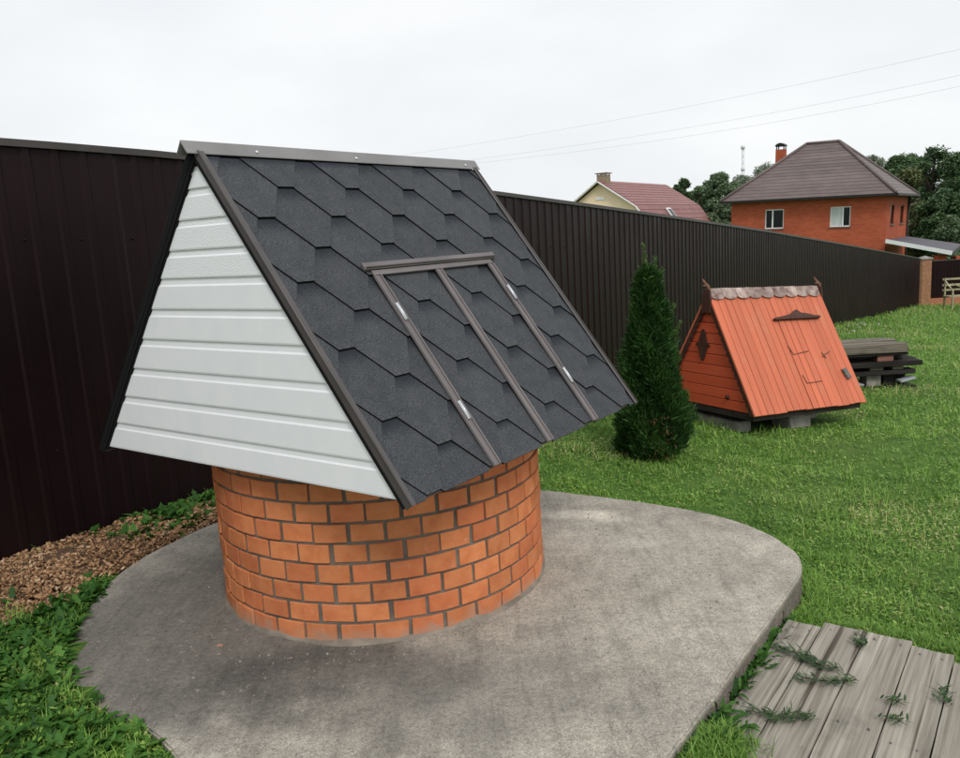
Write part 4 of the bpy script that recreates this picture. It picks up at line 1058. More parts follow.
pbox('dark_beam', M_DARKPLANK, xL + .0, xR2 + .03, 9.02, 9.40, z2_, z2_ + .055, 'rear wide black board in the lower layer of the timber pile')
z3_ = z2_ + .057
pbox('wood_spacer', M_REDPLANK, xA + .02, xA + .20, 8.86, 8.97, z3_, z3_ + .065, 'short reddish wood spacer between the layers of the timber pile', 'wood block')
pbox('wood_spacer', M_DARKPLANK, xL + .3, xL + .42, 8.86, 9.3, z3_, z3_ + .065, 'dark wood spacer at the hidden left end of the timber pile', 'wood block')
pbox('wood_spacer', M_DARKPLANK, xR2 - .25, xR2 - .13, 9.0, 9.38, z3_, z3_ + .065, 'dark wood spacer at the right end of the timber pile', 'wood block')
z4_ = z3_ + .067
pbox('red_board', M_REDPLANK, xL + .3, xR2 - .01, 9.10, 9.42, z4_, z4_ + .03, 'faded red board sticking out to the right under the top planks')
pbox('dark_board', M_DARKPLANK, xL, xR1 + .02, 8.84, 9.08, z4_, z4_ + .028, 'thin dark board under the grey planks of the pile')
z5_ = z4_ + .032
for i, (y0, y1, dx, hh_) in enumerate(((8.82, 8.955, 0, .10), (8.96, 9.09, -.03, .09), (9.095, 9.24, .015, .105), (9.245, 9.38, -.02, .095))):
    pbox('weathered_plank', M_OLDWOOD, xL - .1, xR1 + dx, y0, y1, z5_, z5_ + hh_, ('front', 'second', 'third', 'rearmost')[i] + ' of the four thick grey weathered planks on top of the timber pile', 'plank', 'grey planks on top of the timber pile')

# ------------------------------------------------------------------ far end of the garden: brick post, dark fence, bench
pc = at(923.3, 303, 34.1)
bp = empty('brick_post', (pc.x, pc.y, gz(pc.x, pc.y)))
tag(bp, 'orange brick gate post with a pale cap at the far end of the brown fence', 'post')
topz = at(923.5, 258.5, 34.1).z - gz(pc.x, pc.y)
nrow = int(topz / .075); nrow = max(10, nrow)
mb = MB(); mb.box(-.185, .185, -.185, .185, -.1, nrow * .075 - .01); mb.build('mortar_core', M_MORTAR_LIGHT, bp)
M_POSTBRICK = simple('dull_tan_brick', (0.30, 0.135, 0.07), (0.42, 0.21, 0.12), 0.9, 9, 60, .002, rv=(.85, 1.1))
bmeshes = []
for vi in range(2):
    mb = MB(); mb.box(-.122, .122, -.06, .06, 0, .065); bmeshes.append(mb.mesh('brick', M_POSTBRICK))
for r_ in range(nrow):
    for k_ in range(4):
        a = k_ * math.pi / 2 + (math.pi / 2 if r_ % 2 else 0)
        c_, s_ = math.cos(a), math.sin(a); lx, ly = (-.068 if r_ % 2 == 0 else .068), -.133
        link('brick', bmeshes[k_ % 2], bp, (lx * c_ - ly * s_, lx * s_ + ly * c_, r_ * .075 + .002), (0, 0, a))
mb = MB(); mb.box(-.23, .23, -.23, .23, nrow * .075, nrow * .075 + .05)
mb.add([(-.23, -.23, nrow * .075 + .05), (.23, -.23, nrow * .075 + .05), (.23, .23, nrow * .075 + .05), (-.23, .23, nrow * .075 + .05), (0, 0, nrow * .075 + .15)], [(0, 1, 4), (1, 2, 4), (2, 3, 4), (3, 0, 4)])
mb.build('cap', M_BLOCK, bp)
# boundary fence beyond the post
ff = empty('end_fence', (pc.x + .3, pc.y, pc.z)); tag(ff, 'black sheet fence on a low brick plinth right of the brick gate post', 'fence')
z_t = at(945, 261, 33.9).z; z_b = at(945, 298, 33.9).z; z_g = gz(pc.x + 2, pc.y)
kk = 0; xx = 0.0
while xx < 8:
    vs = []; fs = []
    pr = prof
    for u, d in pr: vs += [(xx + u, -d - .0, z_b - pc.z), (xx + u, -d, z_t - pc.z)]
    for i in range(len(pr) - 1): fs.append((2 * i, 2 * i + 2, 2 * i + 3, 2 * i + 1))
    mb = MB(); mb.add(vs, fs); mb.build('corrugated_panel', M_FENCE, ff); xx += PW
M_FARBRICK = simple('far_brick_plinth', (0.33, 0.12, 0.06), (0.45, 0.20, 0.12), 0.85, 20, 50, 0.003)
mb = MB(); mb.box(-.12, 8.3, -.10, .12, z_g - pc.z - .6, z_b - pc.z + .0); mb.build('brick_plinth', M_FARBRICK, ff)
mb = MB(); mb.box(-.12, 8.3, -.035, .02, z_t - pc.z, z_t - pc.z + .04); mb.build('top_rail', M_FENCE_CAP, ff)
# light wooden bench / swing frame, only its left end in view
bx_ = at(951.0, 309, 29.0); bgz = gz(bx_.x, 29.0)
be = empty('garden_bench', (bx_.x, 29.0, bgz)); tag(be, 'light wooden garden bench with slanted armrest at the right edge of the lawn', 'bench')
hb = at(951, 279, 29.0).z - bgz
for dx, dy in ((0.04, 0), (0.04, .5), (1.5, 0), (1.5, .5)):
    mb = MB(); mb.box(dx - .025, dx + .025, dy - .025, dy + .025, -.02, hb if dy else hb * .62); mb.build('leg', M_LIGHTWOOD, be)
for y_ in (0.02, .16, .30, .44):
    mb = MB(); mb.box(-.04, 1.6, y_ - .05, y_ + .05, hb * .42, hb * .42 + .03); mb.build('seat_slat', M_LIGHTWOOD, be)
for z_ in (.62, .78, .97):
    mb = MB(); mb.box(-.04, 1.6, .515, .54, hb * z_ - .04, hb * z_ + .03); mb.build('back_slat', M_LIGHTWOOD, be)
for x_ in (0.04, 1.5):
    mb = MB(); mb.bar((x_, -.03, hb * .60), (x_, .5, hb * .92), .05, .03); mb.build('armrest', M_LIGHTWOOD, be)
mb = MB(); mb.bar((-.02, -.045, hb * .86), (.9, -.045, hb * .5), .03, .06, (0, 1, 0)); mb.build('brace', M_LIGHTWOOD, be)
# pale stones along the fence foot, far part
r3 = np.random.default_rng(51); mb = MB()
for k_ in range(34):
    q_ = r3.uniform(15.5, 25); pnt = fence_pt(q_) + fn * r3.uniform(.25, .9); z_ = gz(pnt.x, pnt.y); s_ = r3.uniform(.03, .075)
    Mx = Matrix.Translation((pnt.x, pnt.y, z_ + s_ * .3)) @ Euler((r3.uniform(0, 3), r3.uniform(0, 3), r3.uniform(0, 3))).to_matrix().to_4x4()
    mb.box(-s_ * .6, s_ * .6, -s_ * .5, s_ * .5, -s_ * .4, s_ * .4, Mx)
tag(mb.build('stones', simple('pale_stone', (.28, .28, .25), (.5, .5, .46), .9), bev=.02), 'scattered pale stones at the foot of the fence beyond the timber pile', 'stones', kind='stuff')

# ------------------------------------------------------------------ brick house
m, t, p = newmat('red_brickwork', 0.85, 0.2)
tcn = N(t, 'ShaderNodeTexCoord'); mpn = N(t, 'ShaderNodeMapping'); mpn.inputs['Rotation'].default_value = (R(90), 0, 0)
t.links.new(tcn.outputs['Object'], mpn.inputs[0])
bt = N(t, 'ShaderNodeTexBrick', Scale=1.0); bt.inputs['Brick Width'].default_value = .26; bt.inputs['Row Height'].default_value = .075; bt.inputs['Mortar Size'].default_value = .006
bt.inputs['Color1'].default_value = (0.36, 0.076, 0.036, 1); bt.inputs['Color2'].default_value = (0.45, 0.108, 0.052, 1); bt.inputs['Mortar'].default_value = (0.33, 0.11, 0.07, 1)
t.links.new(mpn.outputs[0], bt.inputs['Vector'])
c = mixc(t, 1.0, bt.outputs['Color'], ramp(t, noise_fac(t, .7, 5), [(0.3, (.84, .82, .82)), (0.7, (1.1, 1.08, 1.05))]), 'MULTIPLY')
t.links.new(c, p.inputs['Base Color']); M_HBRICK = m
M_ROOFBR = simple('brown_metal_tile', (0.105, 0.078, 0.075), (0.150, 0.115, 0.110), 0.5, 1.2, 12, 0.004, 0.4, rv=(0.9, 1.1))
M_ROOFRED = simple('dull_red_metal_tile', (0.215, 0.085, 0.080), (0.275, 0.120, 0.110), 0.5, .8, 10, 0.004, 0.4, rv=(0.95, 1.05))
M_BLACK = simple('black_gutter', (0.012, 0.011, 0.011), (0.02, 0.018, 0.018), 0.45, 4)
M_WFRAME = simple('white_plastic_frame', (0.70, 0.72, 0.74), (0.80, 0.81, 0.82), 0.4, 4)
m, t, p = newmat('window_glass', 0.08, 0.18); p.inputs['Base Color'].default_value = (0.012, 0.014, 0.016, 1); M_GLASS = m
M_CURTAIN = simple('pale_curtain', (0.42, 0.46, 0.47), (0.62, 0.66, 0.66), 0.6, 2, 20, .01, stretch=(9, 1, .3))
M_CREAM = simple('cream_siding', (0.88, 0.66, 0.48), (0.90, 0.72, 0.54), 0.7, 2)
M_WHITEWOOD = simple('white_fascia', (0.72, 0.74, 0.76), (0.80, 0.82, 0.83), 0.5, 3)

HS = 1.25
yaw_h = -0.627; HL = Vector((12.188 * HS, 50.0, 0)); HWd, HD = 7.679 * HS, 6.657 * HS
HZE = EYE + (2.432 - EYE) * HS; HZR = EYE + (5.042 - EYE) * HS; HI = 3.097 * HS; hroll = 0.024
he = Vector((math.cos(yaw_h), math.sin(yaw_h), -hroll)); hm = Vector((-math.sin(yaw_h), math.cos(yaw_h), 0))
hg = -3.3
Bx = he.normalized(); Bz = Bx.cross(hm).normalized(); By = Bz.cross(Bx)
house = empty('brick_house', (HL.x, HL.y, HZE))
house.rotation_euler = Matrix(((Bx.x, By.x, Bz.x), (Bx.y, By.y, Bz.y), (Bx.z, By.z, Bz.z))).to_euler()
tag(house, 'two-storey red brick house with a brown hipped roof behind the fence', 'house')
MH = Matrix.Translation((HL.x, HL.y, HZE)) @ house.rotation_euler.to_matrix().to_4x4(); MHi = MH.inverted()
ov = .50; wz0 = hg - HZE - 1.0
hz_r = HZR - HZE
def wall_with_holes(L_, z0, z1, holes):
    """wall in the XZ plane (outside = -Y), rectangular holes [(x0,x1,za,zb)]"""
    xs_ = sorted({0, L_} | {h[0] for h in holes} | {h[1] for h in holes}); zs_ = sorted({z0, z1} | {h[2] for h in holes} | {h[3] for h in holes})
    mb = MB()
    for i in range(len(xs_) - 1):
        for j in range(len(zs_) - 1):
            cxx, czz = (xs_[i] + xs_[i + 1]) / 2, (zs_[j] + zs_[j + 1]) / 2
            if any(h[0] < cxx < h[1] and h[2] < czz < h[3] for h in holes): continue
            mb.add([(xs_[i], 0, zs_[j]), (xs_[i + 1], 0, zs_[j]), (xs_[i + 1], 0, zs_[j + 1]), (xs_[i], 0, zs_[j + 1])], [(0, 1, 2, 3)])
    for h in holes:
        x0, x1, za, zb_ = h
        mb.add([(x0, 0, za), (x1, 0, za), (x1, 0, zb_), (x0, 0, zb_), (x0, .18, za), (x1, .18, za), (x1, .18, zb_), (x0, .18, zb_)], [(0, 4, 5, 1), (1, 5, 6, 2), (2, 6, 7, 3), (3, 7, 4, 0)])
    return mb
fpt = MH @ Vector((0, ov, 0)); fnrm = MH.to_3x3() @ Vector((0, -1, 0))
def hloc(u, v): return MHi @ onplane(u, v, fpt, fnrm)
def rect(u0, v0, u1, v1):
    a = hloc(u0, v0); b = hloc(u1, v1); a2 = hloc(u0, v1); b2 = hloc(u1, v0)
    return ((a.x + a2.x) / 2 - ov, (b.x + b2.x) / 2 - ov, (a2.z + b.z) / 2, (a.z + b2.z) / 2)
w1 = rect(764.9, 209.2, 783.6, 228.6); w2 = rect(829.9, 206.4, 850.4, 226.6)
WL = HWd - 2 * ov; WD = HD - 2 * ov
fw = wall_with_holes(WL, wz0, -.02, [w1, w2]).build('front_wall', M_HBRICK, house, (ov, ov, 0))
# right side wall
spt = MH @ Vector((HWd - ov, 0, 0)); snrm = MH.to_3x3() @ Vector((1, 0, 0))
def sloc(u, v): return MHi @ onplane(u, v, spt, snrm)
def srect(u0, v0, u1, v1):
    a = sloc(u0, v0); b = sloc(u1, v1); return (a.y - ov, b.y - ov, b.z, a.z)
s1 = srect(891.2, 204.3, 893.8, 224); s2_ = srect(900.8, 204.8, 903.2, 223)
sw = wall_with_holes(WD, wz0, -.02, [s1, s2_]).build('side_wall', M_HBRICK, house, (HWd - ov, ov, 0), (0, 0, math.pi / 2))
wall_with_holes(WL, wz0, -.02, []).build('rear_wall', M_HBRICK, house, (HWd - ov, HD - ov, 0), (0, 0, math.pi))
wall_with_holes(WD, wz0, -.02, []).build('side_wall', M_HBRICK, house, (ov, HD - ov, 0), (0, 0, -math.pi / 2))
def window(parent, h, split, curtain, fm=None):
    x0, x1, za, zb_ = h; W2 = x1 - x0; H2 = zb_ - za
    wn = empty('window', (x0, .09, za), (0, 0, 0), parent); f = .058
    mb = MB()
    mb.box(0, W2, -.03, .03, 0, f); mb.box(0, W2, -.03, .03, H2 - f, H2); mb.box(0, f, -.03, .03, f, H2 - f); mb.box(W2 - f, W2, -.03, .03, f, H2 - f)
    if split: mb.box(W2 * split - f * .7, W2 * split + f * .7, -.032, .032, f, H2 - f)
    mb.build('frame', fm or M_WFRAME, wn)
    mb = MB(); mb.box(f, W2 - f, .0, .012, f, H2 - f); mb.build('pane', M_GLASS, wn)
    if curtain:
        mb = MB(); n_ = 18
        for k_ in range(n_):
            xa_ = f + (W2 * split - 2 * f) * k_ / n_; xb_ = f + (W2 * split - 2 * f) * (k_ + 1) / n_
            mb.add([(xa_, -.004 - .012 * (k_ % 2), f), (xb_, -.004 - .012 * ((k_ + 1) % 2), f), (xb_, -.004 - .012 * ((k_ + 1) % 2), H2 - f), (xa_, -.004 - .012 * (k_ % 2), H2 - f)], [(0, 1, 2, 3)])
        mb.build('curtain', M_CURTAIN, wn)
    mb = MB(); mb.box(-.06, W2 + .06, -.16, -.03, -.05, -.005); mb.build('sill', M_GREYHARD, wn)
window(fw, w1, .40, False); window(fw, w2, .62, True)
window(sw, s1, 0, False, M_BLACK); window(sw, s2_, 0, False, M_BLACK)
# hipped roof: stepped courses of metal tile on four faces
roof = empty('roof', (0, 0, 0), (0, 0, 0), house)
hy = HD / 2
R0_, R1_ = Vector((HI, hy, hz_r)), Vector((HWd - HI, hy, hz_r))
C0, C1, C2, C3 = Vector((0, 0, 0)), Vector((HWd, 0, 0)), Vector((HWd, HD, 0)), Vector((0, HD, 0))
NC = 17
for (a, b, ta, tb_) in ((C0, C1, R0_, R1_), (C1, C2, R1_, R1_), (C2, C3, R1_, R0_), (C3, C0, R0_, R0_)):
    nrm = (b - a).cross(ta - a).normalized()
    for k_ in range(NC):
        t0, t1 = k_ / NC, (k_ + 1.04) / NC; t1 = min(t1, 1)
        p0, p1 = a.lerp(ta, t0), b.lerp(tb_, t0); p2, p3 = b.lerp(tb_, t1), a.lerp(ta, t1)
        mb = MB()
        vs = [p0 + nrm * .034, p1 + nrm * .034, p2 + nrm * .02, p3 + nrm * .02, p0 + nrm * .0, p1 + nrm * .0]
        mb.add(vs, [(0, 1, 2, 3), (4, 5, 1, 0)]); mb.build('tile_course', M_ROOFBR, roof)
mb = MB(); mb.box(.02, HWd - .02, .02, HD - .02, -.10, -.005); mb.build('soffit', M_BLACK, roof)
for a, b in ((C0, R0_), (C1, R1_), (C2, R1_), (C3, R0_), (R0_, R1_)):
    mb = MB(); mb.tube([a + Vector((0, 0, .07)), b + Vector((0, 0, .07))], .09, 6); mb.build('ridge_tile', M_ROOFBR, roof)
for a, b in ((C0, C1), (C1, C2), (C2, C3), (C3, C0)):
    d_ = (b - a).normalized(); o_ = Vector((d_.y, -d_.x, 0)) * .06; mb = MB()
    mb.bar(a + o_ + Vector((0, 0, -.03)), b + o_ + Vector((0, 0, -.03)), .12, .13); mb.build('gutter', M_BLACK, house)
mb = MB(); mb.tube([(HWd - ov + .08, HD - ov - .1, -.1), (HWd - ov + .08, HD - ov - .1, wz0)], .06, 6); mb.build('downpipe', M_BLACK, house)
mb = MB(); mb.tube([(HWd + .02, HD - .1, -.08), (HWd - ov + .08, HD - ov - .1, -.55)], .05, 6); mb.build('downpipe', M_BLACK, house)
# chimney (behind the ridge on the left hip)
ch = MHi @ at(780.8, 162, 53.0)
chm = empty('chimney', (ch.x, ch.y, ch.z - .8), (0, 0, 0), house)
chh = (MHi @ at(780.8, 149.5, 53.0)).z - ch.z + .8
mb = MB(); mb.box(-.27, .27, -.27, .27, -1.6, chh); mb.build('chimney_stack', M_HBRICK, chm)
mb = MB()
for sx_ in (-.22, .22):
    for sy_ in (-.22, .22): mb.box(sx_ - .03, sx_ + .03, sy_ - .03, sy_ + .03, chh, chh + .22)
mb.build('cowl_legs', M_BLACK, chm)
mb = MB(); pr_ = [(-.32, chh + .20), (-.25, chh + .31), (-.12, chh + .38), (0, chh + .40), (.12, chh + .38), (.25, chh + .31), (.32, chh + .20)]
vs = [(a_, -.32, b_) for a_, b_ in pr_] + [(a_, .32, b_) for a_, b_ in pr_]
mb.add(vs, [(i, i + 1, i + 8, i + 7) for i in range(6)] + [tuple(range(7))[::-1], tuple(range(7, 14))]); mb.build('cowl', M_BLACK, chm)
# lean-to awning right of the house
a0 = at(885.5, 239.8, 44.0); a1 = at(952, 252.5, 41.5); a2 = at(962, 244, 46.5); a3 = at(907, 236.2, 50.0)
aw = empty('awning', a0); tag(aw, 'low dark lean-to roof with white fascia at the right of the brick house', 'awning')
mb = MB(); q_ = [p_ - a0 for p_ in (a0, a1, a2, a3)]
up = Vector((0, 0, .06)); vs = q_ + [p_ - up for p_ in q_]
mb.add(vs, [(0, 1, 2, 3), (7, 6, 5, 4), (0, 4, 5, 1), (1, 5, 6, 2), (2, 6, 7, 3), (3, 7, 4, 0)]); mb.build('roof_sheet', simple('dark_membrane', (.07, .065, .08), (.11, .10, .12), .55), aw)
mb = MB(); mb.bar(Vector((0, -.02, -.06)), a1 - a0 + Vector((0, -.02, -.03)), .05, .20); mb.build('fascia', M_WHITEWOOD, aw)
mb = MB(); mb.bar(a1 - a0 + Vector((.03, 0, -.08)), a2 - a0 + Vector((.03, 0, -.08)), .05, .22); mb.build('fascia', M_BLACK, aw)
for u_, y_ in ((940, 42.6), (958, 46)):
    pp = at(u_, 256, y_) - a0; mb = MB(); mb.box(pp.x - .22, pp.x + .22, pp.y - .2, pp.y + .2, -5, pp.z + .05 if y_ < 43 else pp.z); mb.build('brick_pillar', M_HBRICK, aw)
pp = MHi @ at(899, 250, 46); mb = MB(); mb.box(HWd - ov + .01, HWd - ov + .06, ov + .7, ov + 1.9, wz0 + 1.4, wz0 + 3.7)
mb.build('side_door', simple('dark_red_door', (.05, .012, .012), (.08, .02, .02), .5), house)

# ------------------------------------------------------------------ cream house with red mansard roof
CS = 1.0
cya = 0.984; G0 = Vector((9.37, 60, 0)); ce = Vector((math.cos(cya), math.sin(cya), 0)); cm = Vector((math.sin(cya), -math.cos(cya), 0))
cz_r, cz_k, cwk = 4.999, 3.076, 2.877; CD = 13.87
cg = -3.6
cream = empty('cream_house', (G0.x, G0.y, 0), (0, 0, cya)); tag(cream, 'cream-walled house with a dull red broken-pitch roof beyond the fence', 'house')
zk2 = 0.9; wk2 = 4.35
gpoly = [(-wk2 + .35, -5.5), (wk2 - .35, -5.5), (wk2 - .35, zk2 + .1), (cwk - .1, cz_k - .12), (0, cz_r - .18), (-cwk + .1, cz_k - .12), (-wk2 + .35, zk2 + .1)]
# local: X along ridge, -Y toward front side
for xg_, nm in ((.35, 'gable_wall'), (CD - .35, 'gable_wall')):
    mb = MB(); n_ = len(gpoly); vs = [(xg_, a_, b_) for a_, b_ in gpoly] + [(xg_ + .1, a_, b_) for a_, b_ in gpoly]
    mb.add(vs, [tuple(range(n_))[::-1], tuple(range(n_, 2 * n_))] + [(i, (i + 1) % n_, (i + 1) % n_ + n_, i + n_) for i in range(n_)]); mb.build(nm, M_CREAM, cream)
for sg in (-1, 1):
    mb = MB(); mb.box(.4, CD - .4, sg * (wk2 - .4) - .05, sg * (wk2 - .4) + .05, -5.5, zk2 + .1); mb.build('side_wall', M_CREAM, cream)
    for nm, (ya_, za_), (yb_, zb2) in (('upper_roof', (0, cz_r), (cwk, cz_k)), ('lower_roof', (cwk, cz_k), (wk2 + .1, zk2))):
        d_ = Vector((0, yb_ - ya_, zb2 - za_)); L_ = d_.length; nn_ = 9 if nm == 'upper_roof' else 6
        rf = empty(nm, (0, 0, 0), (0, 0, 0), cream); nr_ = Vector((0, -(zb2 - za_), (yb_ - ya_))).normalized(); nr_ = Vector((0, (za_ - zb2), (yb_ - ya_))).normalized()
        for k_ in range(nn_):
            A0 = Vector((0, ya_, za_)) + d_ * (k_ / nn_); A1 = Vector((0, ya_, za_)) + d_ * ((k_ + 1) / nn_)
            vs = []
            for x_ in (0, CD):
                for Pq, off in ((A0, .02), (A1, .045), (A1, -.02), (A0, -.02)):
                    pq = Pq + nr_ * off; vs.append((x_, pq.y * sg, pq.z))
            fs = [(0, 1, 5, 4), (1, 2, 6, 5), (2, 3, 7, 6), (0, 3, 2, 1), (4, 5, 6, 7)]
            mb = MB(); mb.add(vs, fs); mb.build('tile_course', M_ROOFRED, rf)
    for xg_ in (-.04, CD + .04):
        for a_, b_ in (((0, cz_r + .02), (cwk + .03, cz_k)), ((cwk + .03, cz_k), (wk2 + .15, zk2))):
            mb = MB(); mb.bar((xg_, a_[0] * sg, a_[1] - .1), (xg_, b_[0] * sg, b_[1] - .1), .06, .26, (1, 0, 0)); 
            mb.build('barge_board', M_WHITEWOOD if xg_ < 0 else M_ROOFRED, cream)
mb = MB(); mb.box(.6, 1.35, -.4, .35, cz_r - .6, cz_r + .42); mb.box(.5, 1.45, -.5, .45, cz_r + .50, cz_r + .57)
for sx_ in (.62, 1.27):
    for sy_ in (-.38, .28): mb.box(sx_, sx_ + .06, sy_, sy_ + .06, cz_r + .42, cz_r + .5)
mb.build('chimney', simple('tan_brick_chimney', (.22, .17, .12), (.32, .26, .19), .9), cream)
mb = MB(); mb.box(.30, .348, -.35, .35, cz_k + .55, cz_k + .75); mb.build('attic_vent', M_WHITEWOOD, cream)
skp = MHi
sk_d = Vector((0, (wk2 + .1 - cwk), zk2 - cz_k)); sk_n = Vector((0, -(cz_k - zk2), -(-(wk2 + .1 - cwk)))).normalized()
skl = empty('skylight', (5.5, -cwk - .62, cz_k - .80), (0, 0, 0), cream)
thk = math.atan2(cz_k - zk2, wk2 + .1 - cwk); skl.rotation_euler = (thk, 0, 0)
mb = MB(); mb.box(-.45, .45, -.6, .6, .05, .14); mb.build('skylight_frame', M_WHITEWOOD, skl)
mb = MB(); mb.box(-.33, .33, -.48, .48, .143, .155); mb.build('pane', M_GLASS, skl)

# ------------------------------------------------------------------ far trees
def far_tree(u, vtop, vbot, wpx, y, mat, label, seed, lobes=26, leaf=.26, dens=1.0, squash=1.0):
    r3 = np.random.default_rng(seed)
    top = at(u, vtop, y); bot = at(u, vbot, y); gz_ = gz(top.x, y); s_ = y / FPX
    cw = wpx * s_ / 2; ctop = top.z; cbot = max(bot.z, gz_ + 1.0); chh_ = (ctop - cbot) / 2; cc = (ctop + cbot) / 2 - gz_
    root = empty('tree', (top.x, y, gz_)); tag(root, label, 'tree', 'trees behind the houses')
    mb = MB(); mb.tube([(0, 0, -.3), (r3.normal(0, .15), r3.normal(0, .1), cc * .5), (r3.normal(0, .3), 0, cc), (r3.normal(0, .4), 0, cc + chh_ * .6)], [.26, .20, .13, .05], 7); mb.build('trunk', M_BARK, root)
    out_ = []; br = MB(); nl = 0
    for k_ in range(lobes):
        a = r3.uniform(0, 6.283); zt = r3.uniform(-1, 1); rr2 = math.sqrt(max(0, 1 - zt * zt)) ** squash
        pr2 = r3.uniform(.35, .92)
        c_ = np.array([rr2 * math.cos(a) * cw * pr2, rr2 * math.sin(a) * cw * pr2, cc + zt * chh_ * .88])
        lr = cw * r3.uniform(.14, .40)
        if k_ % 3 == 0: br.tube([(0, 0, max(.5, cc * .45 + zt * chh_ * .3)), tuple(c_ * np.array([.5, .5, 1]) - np.array([0, 0, .3])), tuple(c_)], [.09, .06, .02], 5)
        n_ = int(340 * dens); d_ = r3.normal(0, 1, (n_, 3)); d_ /= np.linalg.norm(d_, axis=1)[:, None]
        P_ = c_ + d_ * (lr * r3.uniform(.45, 1.12, n_) ** .6)[:, None] * np.array([1, 1, .8])
        tn = np.clip(r3.uniform(.15, .75) + r3.normal(0, .16, n_) + .12 * d_[:, 2], 0, 1)
        out_.append(strips(P_, r3.uniform(0, 6.283, n_), r3.uniform(-.9, .9, n_), r3.uniform(.6, 1.4, n_) * leaf, r3.uniform(.45, .9, n_) * leaf, 2, r3.uniform(-.4, .8, n_), [.3, 1, .15], tn, roll=r3.uniform(-.8, .8, n_)))
    br.build('limbs', M_BARK, root)
    V, F_, T = merge(out_); link('crown', npmesh('crown', V, F_, mat, T), root)
TT = [
    (691, 190, 236, 34, 90, M_TREE_M, 'green tree showing low between the cream house and the dark little tree'),
    (709, 181, 236, 30, 86, M_TREE_D, 'dark green tree between the small dark tree and the taller round one'),
    (733, 182, 236, 30, 82, M_TREE_M, 'green tree filling the gap left of the brown roof corner'),
    (915, 152, 235, 44, 80, M_TREE_D, 'dark tree filling the tree line left of the tallest right-hand tree'),
    (683, 178, 225, 26, 84, M_TREE_D, 'small dark tree just right of the red-roofed cream house'),
    (700, 184, 232, 26, 80, M_TREE_M, 'low green tree between the cream house roof and the taller round tree'),
    (718, 172, 232, 34, 78, M_TREE_M, 'taller round-topped green tree left of the brick house'),
    (742, 176, 215, 36, 92, M_TREE_P, 'hazy pale tree under the radio mast, partly behind the brown roof'),
    (728, 202, 240, 40, 70, M_TREE_M, 'bushy green tree directly against the left wall of the brick house'),
    (768, 164, 205, 34, 98, M_TREE_P, 'distant pale tree showing over the left hip of the brown roof'),
    (873, 154, 215, 34, 84, M_TREE_P, 'thin pale tree rising behind the right hip of the brown roof'),
    (897, 154, 235, 44, 76, M_TREE_D, 'dark tree behind the right end of the brick house roof'),
    (906, 168, 250, 50, 66, M_TREE_O, 'olive-brown leafy tree right of the brick house wall'),
    (934, 147, 240, 62, 72, M_TREE_D, 'large dark tree with the tallest top at the right'),
    (962, 149, 245, 56, 70, M_TREE_D, 'big dark tree cut by the right edge of the photo'),
    (946, 190, 262, 54, 60, M_TREE_D, 'low dark tree above the awning near the right edge'),
    (952, 216, 262, 26, 55, M_TREE_M, 'small mid-green bush above the end of the awning'),
    (920, 205, 258, 44, 62, M_TREE_O, 'low olive bush behind the awning beside the house corner'),
    (990, 160, 250, 60, 74, M_TREE_D, 'dark tree standing beyond the right edge of the tree line'),
]
for i, a in enumerate(TT):
    dens = .42 if a[5] is M_TREE_P and a[0] in (873, 768) else 1.0
    far_tree(*a, seed=100 + i, lobes=54 if a[3] > 30 else 38, dens=dens, leaf=.22)

# radio mast
ma = at(743, 200, 130); mt = at(743, 145.5, 130); mast = empty('radio_mast', (ma.x, 130, gz(ma.x, 130)))
tag(mast, 'thin pale lattice radio mast on the skyline left of the brown roof', 'mast')
H_ = mt.z - gz(ma.x, 130); mb = MB()
M_MAST = simple('hazy_mast_steel', (.55, .57, .60), (.62, .63, .66), .6)
for k_ in range(3):
    a = k_ * 2.094; mb.tube([(.42 * math.cos(a), .42 * math.sin(a), 0), (.16 * math.cos(a), .16 * math.sin(a), H_)], .035, 4)
for j_ in range(18):
    z0 = H_ * j_ / 18; z1 = H_ * (j_ + 1) / 18; r0_ = .42 - .26 * j_ / 18; r1_ = .42 - .26 * (j_ + 1) / 18
    for k_ in range(3):
        a = k_ * 2.094; b = a + 2.094
        mb.tube([(r0_ * math.cos(a), r0_ * math.sin(a), z0), (r1_ * math.cos(b), r1_ * math.sin(b), z1)], .02, 4)
mb.build('lattice', M_MAST, mast)
for z_, r_ in ((H_ * .985, .32), (H_ * .80, .30)):
    mb = MB(); mb.tube([(0, 0, z_ - .25), (0, 0, z_ + .25)], r_, 8); mb.build('antenna_ring', M_MAST, mast)

